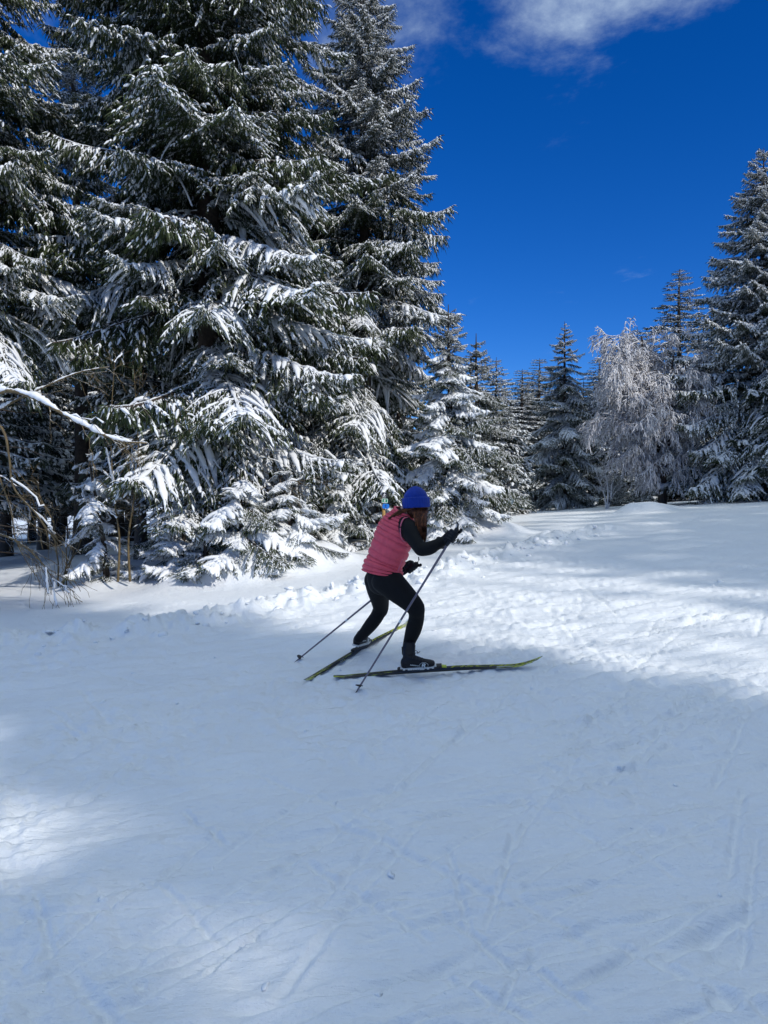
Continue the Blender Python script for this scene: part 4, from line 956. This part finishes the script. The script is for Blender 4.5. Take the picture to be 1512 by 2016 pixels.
# poles and gloved hands
def pole(px_t, py_t, Dt, px_b, py_b, label, name='ski_pole'):
    tip = hit(px_b, py_b); tip[2] = gzf(tip[0], tip[1]); top = at(px_t, py_t, Dt); d = unit(top-tip); L = np.linalg.norm(top-tip)
    root = empty(name, tip, label, 'ski pole', 'pair of ski poles')
    def line(a, b, n, r0, r1, m, nm, par=root, sides=12):
        t = np.linspace(0, 1, n)[:, None]; P = (a+(b-a)*t)[None]*d[0:1].reshape(1, 1, 1)**0 if False else np.outer(a+(b-a)*t[:, 0], d)
        v, f = tubes(P, np.linspace(r0, r1, n), sides); mb = MB(); mb.add(v, f); return mb.obj(nm, [m], par)
    line(.02, L-.16, 8, .0066, .0096, M['shaft'], 'shaft')
    line(L*.42, L*.42+.025, 3, .0092, .0092, M['print'], 'band')
    line(-.05, .03, 5, .0008, .0055, M['grip'], 'spike')
    mb = MB(); t = np.linspace(0, 1, 12)
    v, f = tubes(np.outer(L-.17+.17*t, d), np.interp(t, [0, .06, .12, .3, .5, .75, .88, .96, 1], [.010, .0125, .0135, .0145, .0135, .0150, .019, .018, .004]), 14); mb.add(v, f); gr = mb.obj('grip', [M['grip']], root)
    # basket: a half disc with a tail, and the strap buckle at the top
    u1 = unit(np.cross(d, [0.3, 1, 0])); u2 = np.cross(d, u1)
    mb = MB(); th = np.linspace(-2.0, 2.0, 12); ring = [d*.055+.034*(math.cos(a)*u1+math.sin(a)*u2)+d*(-.012*math.cos(a)) for a in th]; ctr = d*.062
    V = np.array([ctr]+ring+[ctr+d*.008]+[x+d*.006 for x in ring]); n = 13; Fq = []
    for i in range(1, 12): Fq += [[0, i+1, i, i], [n, n+i, n+i+1, n+i+1], [i, i+1, n+i+1, n+i]]
    Fq = np.array(Fq); tri = Fq[Fq[:, 2] == Fq[:, 3]][:, :3]; qd = Fq[Fq[:, 2] != Fq[:, 3]]; mb.add(V, tri, 0, False); mb.add(V, qd, 0, False); mb.obj('basket', [M['grip']], root)
    mb = MB(); v, f = tubes(np.array([d*(L-.005), d*(L+.02)+u1*.012, d*(L+.032)+u1*.034]), np.array([.007, .006, .003]), 6); mb.add(v, f); mb.obj('strap_wedge', [M['grip']], root)
    return tip, d, L
def hand(tip, d, L, along, wrist, name='glove'):
    """gloved fist: palm against the grip, four fingers and the thumb bent round it"""
    c = tip+d*(L-along)-PB; w = np.asarray(wrist[:3])-c; w = unit(w-d*(w@d)); n_ = np.cross(d, w)
    mb = MB()
    wr = np.asarray(wrist[:3])
    addl(mb, [list(wr-unit(c-wr)*.06)+[.046, .044], list(wr)+[.041, .038], list(wr*.5+(c+w*.034)*.5)+[.045, .032], list(c+w*.032+n_*.004)+[.046, .026], list(c+w*.018+n_*.022)+[.043, .018]], n=12, sides=16, fwd=n_)
    for k, (off, rr, ln_) in enumerate([(.036, .0118, 1.0), (.013, .0123, 1.1), (-.011, .0118, 1.05), (-.034, .0105, .9)]):
        a = np.linspace(.75, .75+4.3*ln_*.95, 9); rad = .0270+np.interp(a, [.75, 1.6, 3.2, 5], [.008, .006, 0, -.004])
        P = np.array([c+d*off+w*math.cos(x)*r+n_*math.sin(x)*r for x, r in zip(a, rad)])
        addl(mb, [list(p)+[rr*f, rr*f] for p, f in zip(P, [1.1, 1.12, 1.0, 1.05, .98, .98, .95, .9, .82])], n=14, sides=10, fwd=d)
    a = np.linspace(-.5, -2.6, 6); P = [c+d*(.03+.010*i)+w*math.cos(x)*(.040-.002*i)+n_*math.sin(x)*(.036-.001*i) for i, x in enumerate(a)]
    addl(mb, [list(c+w*.05-n_*.012+d*.01)+[.018, .018]]+[list(p)+[.0135, .0135] for p in P], n=12, sides=10, fwd=d)
    o = remesh(mb, name, [M['boot']], person, .0042, 3)
    s2 = MB(); ring_c = wr-unit(c-wr)*.035; ax_ = unit(c-wr); u1 = unit(np.cross(ax_, [0, 0, 1])); u2 = np.cross(u1, ax_); th = np.linspace(0, 6.283, 20)
    v, f = tubes(ring_c+.047*(np.cos(th)[:, None]*u1+np.sin(th)[:, None]*u2), np.full(20, .006), 6); s2.add(v, f); s2.obj('cuff', [M['grip']], o)
tp, d_, L_ = pole(902, 1038, 5.66, 701, 1364, 'near ski pole, crossing in front of the bent leg with its tip in the snow')
hand(tp, d_, L_, .085, WR)
tp2, d2_, L2_ = pole(823, 1107, 6.16, 583, 1304, 'far ski pole, trailing behind the skier with its basket in the snow')
hand(tp2, d2_, L2_, .075, WL)

# skis with bindings and lettering
def text_mesh(txt, size, extr):
    cu = bpy.data.curves.new('t', 'FONT'); cu.body = txt; cu.size = size; cu.extrude = extr; cu.align_x = 'LEFT'; cu.shear = .25; cu.offset = .0006*size/.03; cu.resolution_u = 3
    o = bpy.data.objects.new('t', cu); C.objects.link(o)
    me = bpy.data.meshes.new_from_object(o.evaluated_get(bpy.context.evaluated_depsgraph_get())); bpy.data.objects.remove(o); bpy.data.curves.remove(cu); return me
def ski(tail_px, tip_px, label, roll, bind_t):
    a = hit(*tail_px); b = hit(*tip_px); a[2] = gzf(a[0], a[1])+.012; b[2] = gzf(b[0], b[1])+.012
    X = unit(b-a); L = np.linalg.norm(b-a)
    Y = unit(np.cross([0, 0, 1], X)); Z = np.cross(X, Y)
    root = bpy.data.objects.new('ski', None); C.objects.link(root); tag(root, label, 'ski', 'pair of skate skis')
    org = a+X*L*bind_t
    R = Matrix((X, Y, Z)).transposed() @ Matrix.Rotation(roll, 3, 'X')
    root.matrix_world = Matrix.Translation(org) @ R.to_4x4()
    x0, x1 = -L*bind_t, L*(1-bind_t); n = 40; x = np.linspace(x0, x1, n)
    hw = .0225*np.interp((x-x0)/L, [0, .02, .1, .5, .85, .95, .985, 1], [.55, .85, .98, .94, 1.05, .85, .5, .15])
    th = np.interp((x-x0)/L, [0, .1, .4, .6, .85, .93, 1], [.007, .012, .026, .026, .011, .007, .005])
    zb = np.interp(x-x1, [-.26, -.2, -.15, -.1, -.05, 0], [0, .004, .013, .028, .048, .075]) + .018*np.clip(np.sin((x-x0)/L*math.pi), 0, 1)*.4
    zb += np.interp(x-x0, [0, .08], [.012, 0])
    sec = np.array([[-1, 0], [-1, .55], [-.62, 1], [.62, 1], [1, .55], [1, 0]])
    V = np.stack([np.repeat(x[:, None], 6, 1), hw[:, None]*sec[None, :, 0], zb[:, None]+th[:, None]*sec[None, :, 1]], -1)
    idx = np.arange(n*6).reshape(n, 6); c = idx[:-1]; d = idx[1:]; F = np.stack([c, d, np.roll(d, -1, 1), np.roll(c, -1, 1)], -1).reshape(-1, 4); mm = np.tile(np.array([0, 0, 0, 0, 0, 1]), n-1)
    mb = MB(); mb.add(V.reshape(-1, 3), F, 0, False); mb.m[0] = mm.astype(np.int32)
    e0 = idx[0]; e1 = idx[-1]; mb.add(V.reshape(-1, 3), np.array([[e0[0], e0[1], e0[2], e0[5]], [e0[2], e0[3], e0[4], e0[5]], [e1[5], e1[2], e1[1], e1[0]], [e1[5], e1[4], e1[3], e1[2]]]), 0, False)
    blade = mb.obj('blade', [M['ski'], M['skiedge']], root)
    def ztop(xx): return float(np.interp(xx, x, zb+th))
    # lettering on the top sheet ahead of the binding, its feet towards the camera
    me = text_mesh('FISCHER', .040, .0006); k = len(me.vertices); co = np.zeros(k*3, np.float32); me.vertices.foreach_get('co', co); co = co.reshape(-1, 3)
    co[:, 0] *= .60/max(co[:, 0].max(), 1e-3); sl_ = (ztop(.85)-ztop(.26))/.59
    co = np.stack([co[:, 0]+.26, co[:, 1]-.0145, co[:, 2]+ztop(.26)+.0014+co[:, 0]*0], 1); co[:, 2] = np.interp(co[:, 0], x, zb+th)+.0012
    me.vertices.foreach_set('co', co.ravel().astype(np.float32)); me.materials.append(M['lime']); me.name = 'lettering'
    o = bpy.data.objects.new('lettering', me); C.objects.link(o); o.parent = blade
    # binding: plate, toe block, lime flexor tab
    mb = MB(); zt = ztop(0)
    v, f = box(.02, 0, zt+.006, .34, .036, .010); mb.add(v, f, 0, False)
    v, f = box(.165, 0, zt+.016, .075, .040, .018); mb.add(v, f, 0, False)
    v, f = box(-.12, 0, zt+.013, .05, .034, .008); mb.add(v, f, 0, False); bd = mb.obj('binding', [M['binding']], root)
    mb = MB(); v, f = box(.215, 0, zt+.014, .05, .026, .012); v[4:, 2] -= .008; mb.add(v, f, 0, False); mb.obj('release_tab', [M['lime']], bd)
    return root, zt
ski1, zt1 = ski((657, 1343), (1068, 1319), 'ski under the bent near leg, lying flat and pointing right', math.radians(16), .40)
ski2, zt2 = ski((600, 1348), (818, 1220), 'ski under the pushing far leg, angled away up the slope', math.radians(10), .425)

def boot(ski_root, zt, heel, shin, label):
    """laced skating boot: shell with ankle cuff, pale ribbed sole, laces, round printed emblem with an R"""
    mw = ski_root.matrix_world; inv = mw.inverted(); loc = lambda p: np.array(inv @ Vector(list(np.array(p[:3])+PB)))
    s = loc(shin); ba = np.array([-.055, 0, zt+.075+heel]); d = unit(s-ba)
    mb = MB(); h = heel
    def pt(x, y, z): return [x, y, zt+.014+z+h*np.interp(x, [-.12, .14], [1, 0])]
    addl(mb, [pt(-.088, 0, .022)+[.033, .030], pt(-.085, 0, .055)+[.036, .036], list(ba*.6+(ba+d*.05)*.4)+[.040, .050], list(ba+d*.085)+[.043, .050], list(ba+d*.135)+[.047, .052]], n=14, fwd=(1, 0, 0))
    addl(mb, [pt(-.09, 0, .030)+[.036, .024], pt(-.04, 0, .040)+[.037, .036], pt(.02, 0, .043)+[.038, .038], pt(.07, 0, .036)+[.042, .030], pt(.115, 0, .030)+[.040, .024], pt(.135, 0, .028)+[.032, .020]], n=18, fwd=(0, 0, 1))
    addl(mb, [pt(-.05, 0, .075)+[.037, .040], pt(.0, 0, .070)+[.035, .030], pt(.06, 0, .050)+[.034, .020]], n=10, fwd=(0, 0, 1))
    o = remesh(mb, 'boot', [M['boot']], person, .006, 4)
    M4 = mw.copy(); o.matrix_parent_inverse = person.matrix_world.inverted() if False else Matrix.Identity(4)
    o.matrix_local = Matrix.Translation(-Vector(PB)) @ M4
    k = o
    mb = MB(); n = 16; x = np.linspace(-.125, .160, n); w = .040*np.interp(x, [-.125, -.10, 0, .07, .13, .16], [.5, .85, .82, 1.05, .85, .35])
    for i in range(n-1):              # a thin pale welt, broken by dark gaps only under the ball and heel
        xm = (x[i]+x[i+1])/2; c0 = pt(xm, 0, 0); lug = (i % 2 == 0) and (i < 3 or i > 8)
        v, f = box(xm, 0, c0[2]+.010, (x[1]-x[0])*.998, w[i]+w[i+1], .009); mb.add(v, f, 0, False)
        if not lug: v, f = box(xm, 0, c0[2]+.0005, (x[1]-x[0])*.9, (w[i]+w[i+1])*.96, .0095); mb.add(v, f, 0, False)
    mb.obj('sole', [M['sole']], k)
    mb = MB(); Q = []
    for i in range(5):
        x_ = .075-.024*i; z_ = np.interp(x_, [-.03, .0, .075], [.112, .098, .062])+.004
        q = [pt(x_, -.030, z_-.016), pt(x_+.006, 0, z_), pt(x_, .030, z_-.016)]; Q.append(interp_path(q, 7))
    Q.append(interp_path([pt(-.02, -.01, .12), pt(.005, -.02, .138), pt(.028, -.012, .135), pt(.04, -.02, .150)], 7)); Q.append(interp_path([pt(-.02, .01, .12), pt(.005, .02, .138), pt(.02, .03, .120), pt(.02, .04, .10)], 7))
    v, f = tubes(np.array(Q), np.full((len(Q), 7), .0026), 5); mb.add(v, f); mb.obj('laces', [M['grip']], k)
    # print on the outer side: ring, R, and a line of small lettering
    ys = -.0425
    mb = MB(); th2 = np.linspace(0, 2*math.pi, 24); c0 = pt(.062, ys, .036); ring = np.stack([c0[0]+.034*np.cos(th2), np.full(24, ys), c0[2]+.027*np.sin(th2)], 1); v, f = tubes(ring, np.full(24, .0012), 5, up=(0, 1, 0)); mb.add(v, f)
    e = mb.obj('emblem', [M['print']], k)
    me = text_mesh('R', .054, .0008); q = np.zeros(len(me.vertices)*3, np.float32); me.vertices.foreach_get('co', q); q = q.reshape(-1, 3)
    q = np.stack([q[:, 0]*1.15+c0[0]-.024, ys-.001-q[:, 2], q[:, 1]+c0[2]-.019], 1); me.vertices.foreach_set('co', q.ravel().astype(np.float32)); me.materials.append(M['print']); me.name = 'letter'
    l = bpy.data.objects.new('letter', me); C.objects.link(l); l.parent = k
    me = text_mesh('ROSSIGNOL', .013, .0006); q = np.zeros(len(me.vertices)*3, np.float32); me.vertices.foreach_get('co', q); q = q.reshape(-1, 3)
    c1 = pt(-.045, ys, .042); q = np.stack([q[:, 0]*.95+c1[0], np.full(len(q), ys+.004)-q[:, 2], q[:, 1]+c1[2]-q[:, 0]*.18], 1); me.vertices.foreach_set('co', q.ravel().astype(np.float32)); me.materials.append(M['print']); me.name = 'lettering'
    l = bpy.data.objects.new('lettering', me); C.objects.link(l); l.parent = k
    mb = MB(); a_ = ba+d*.10-np.array([.054, 0, 0]); v, f = box(*(a_), .008, .016, .05); mb.add(v, f, 0, False); mb.obj('pull_tab', [M['gold'] if heel > .01 else M['grip']], k)
    return o
boot(ski1, zt1, .0, sk(806, 1256, 5.92), None)
boot(ski2, zt2, .03, sk(718, 1244, 6.41), None)
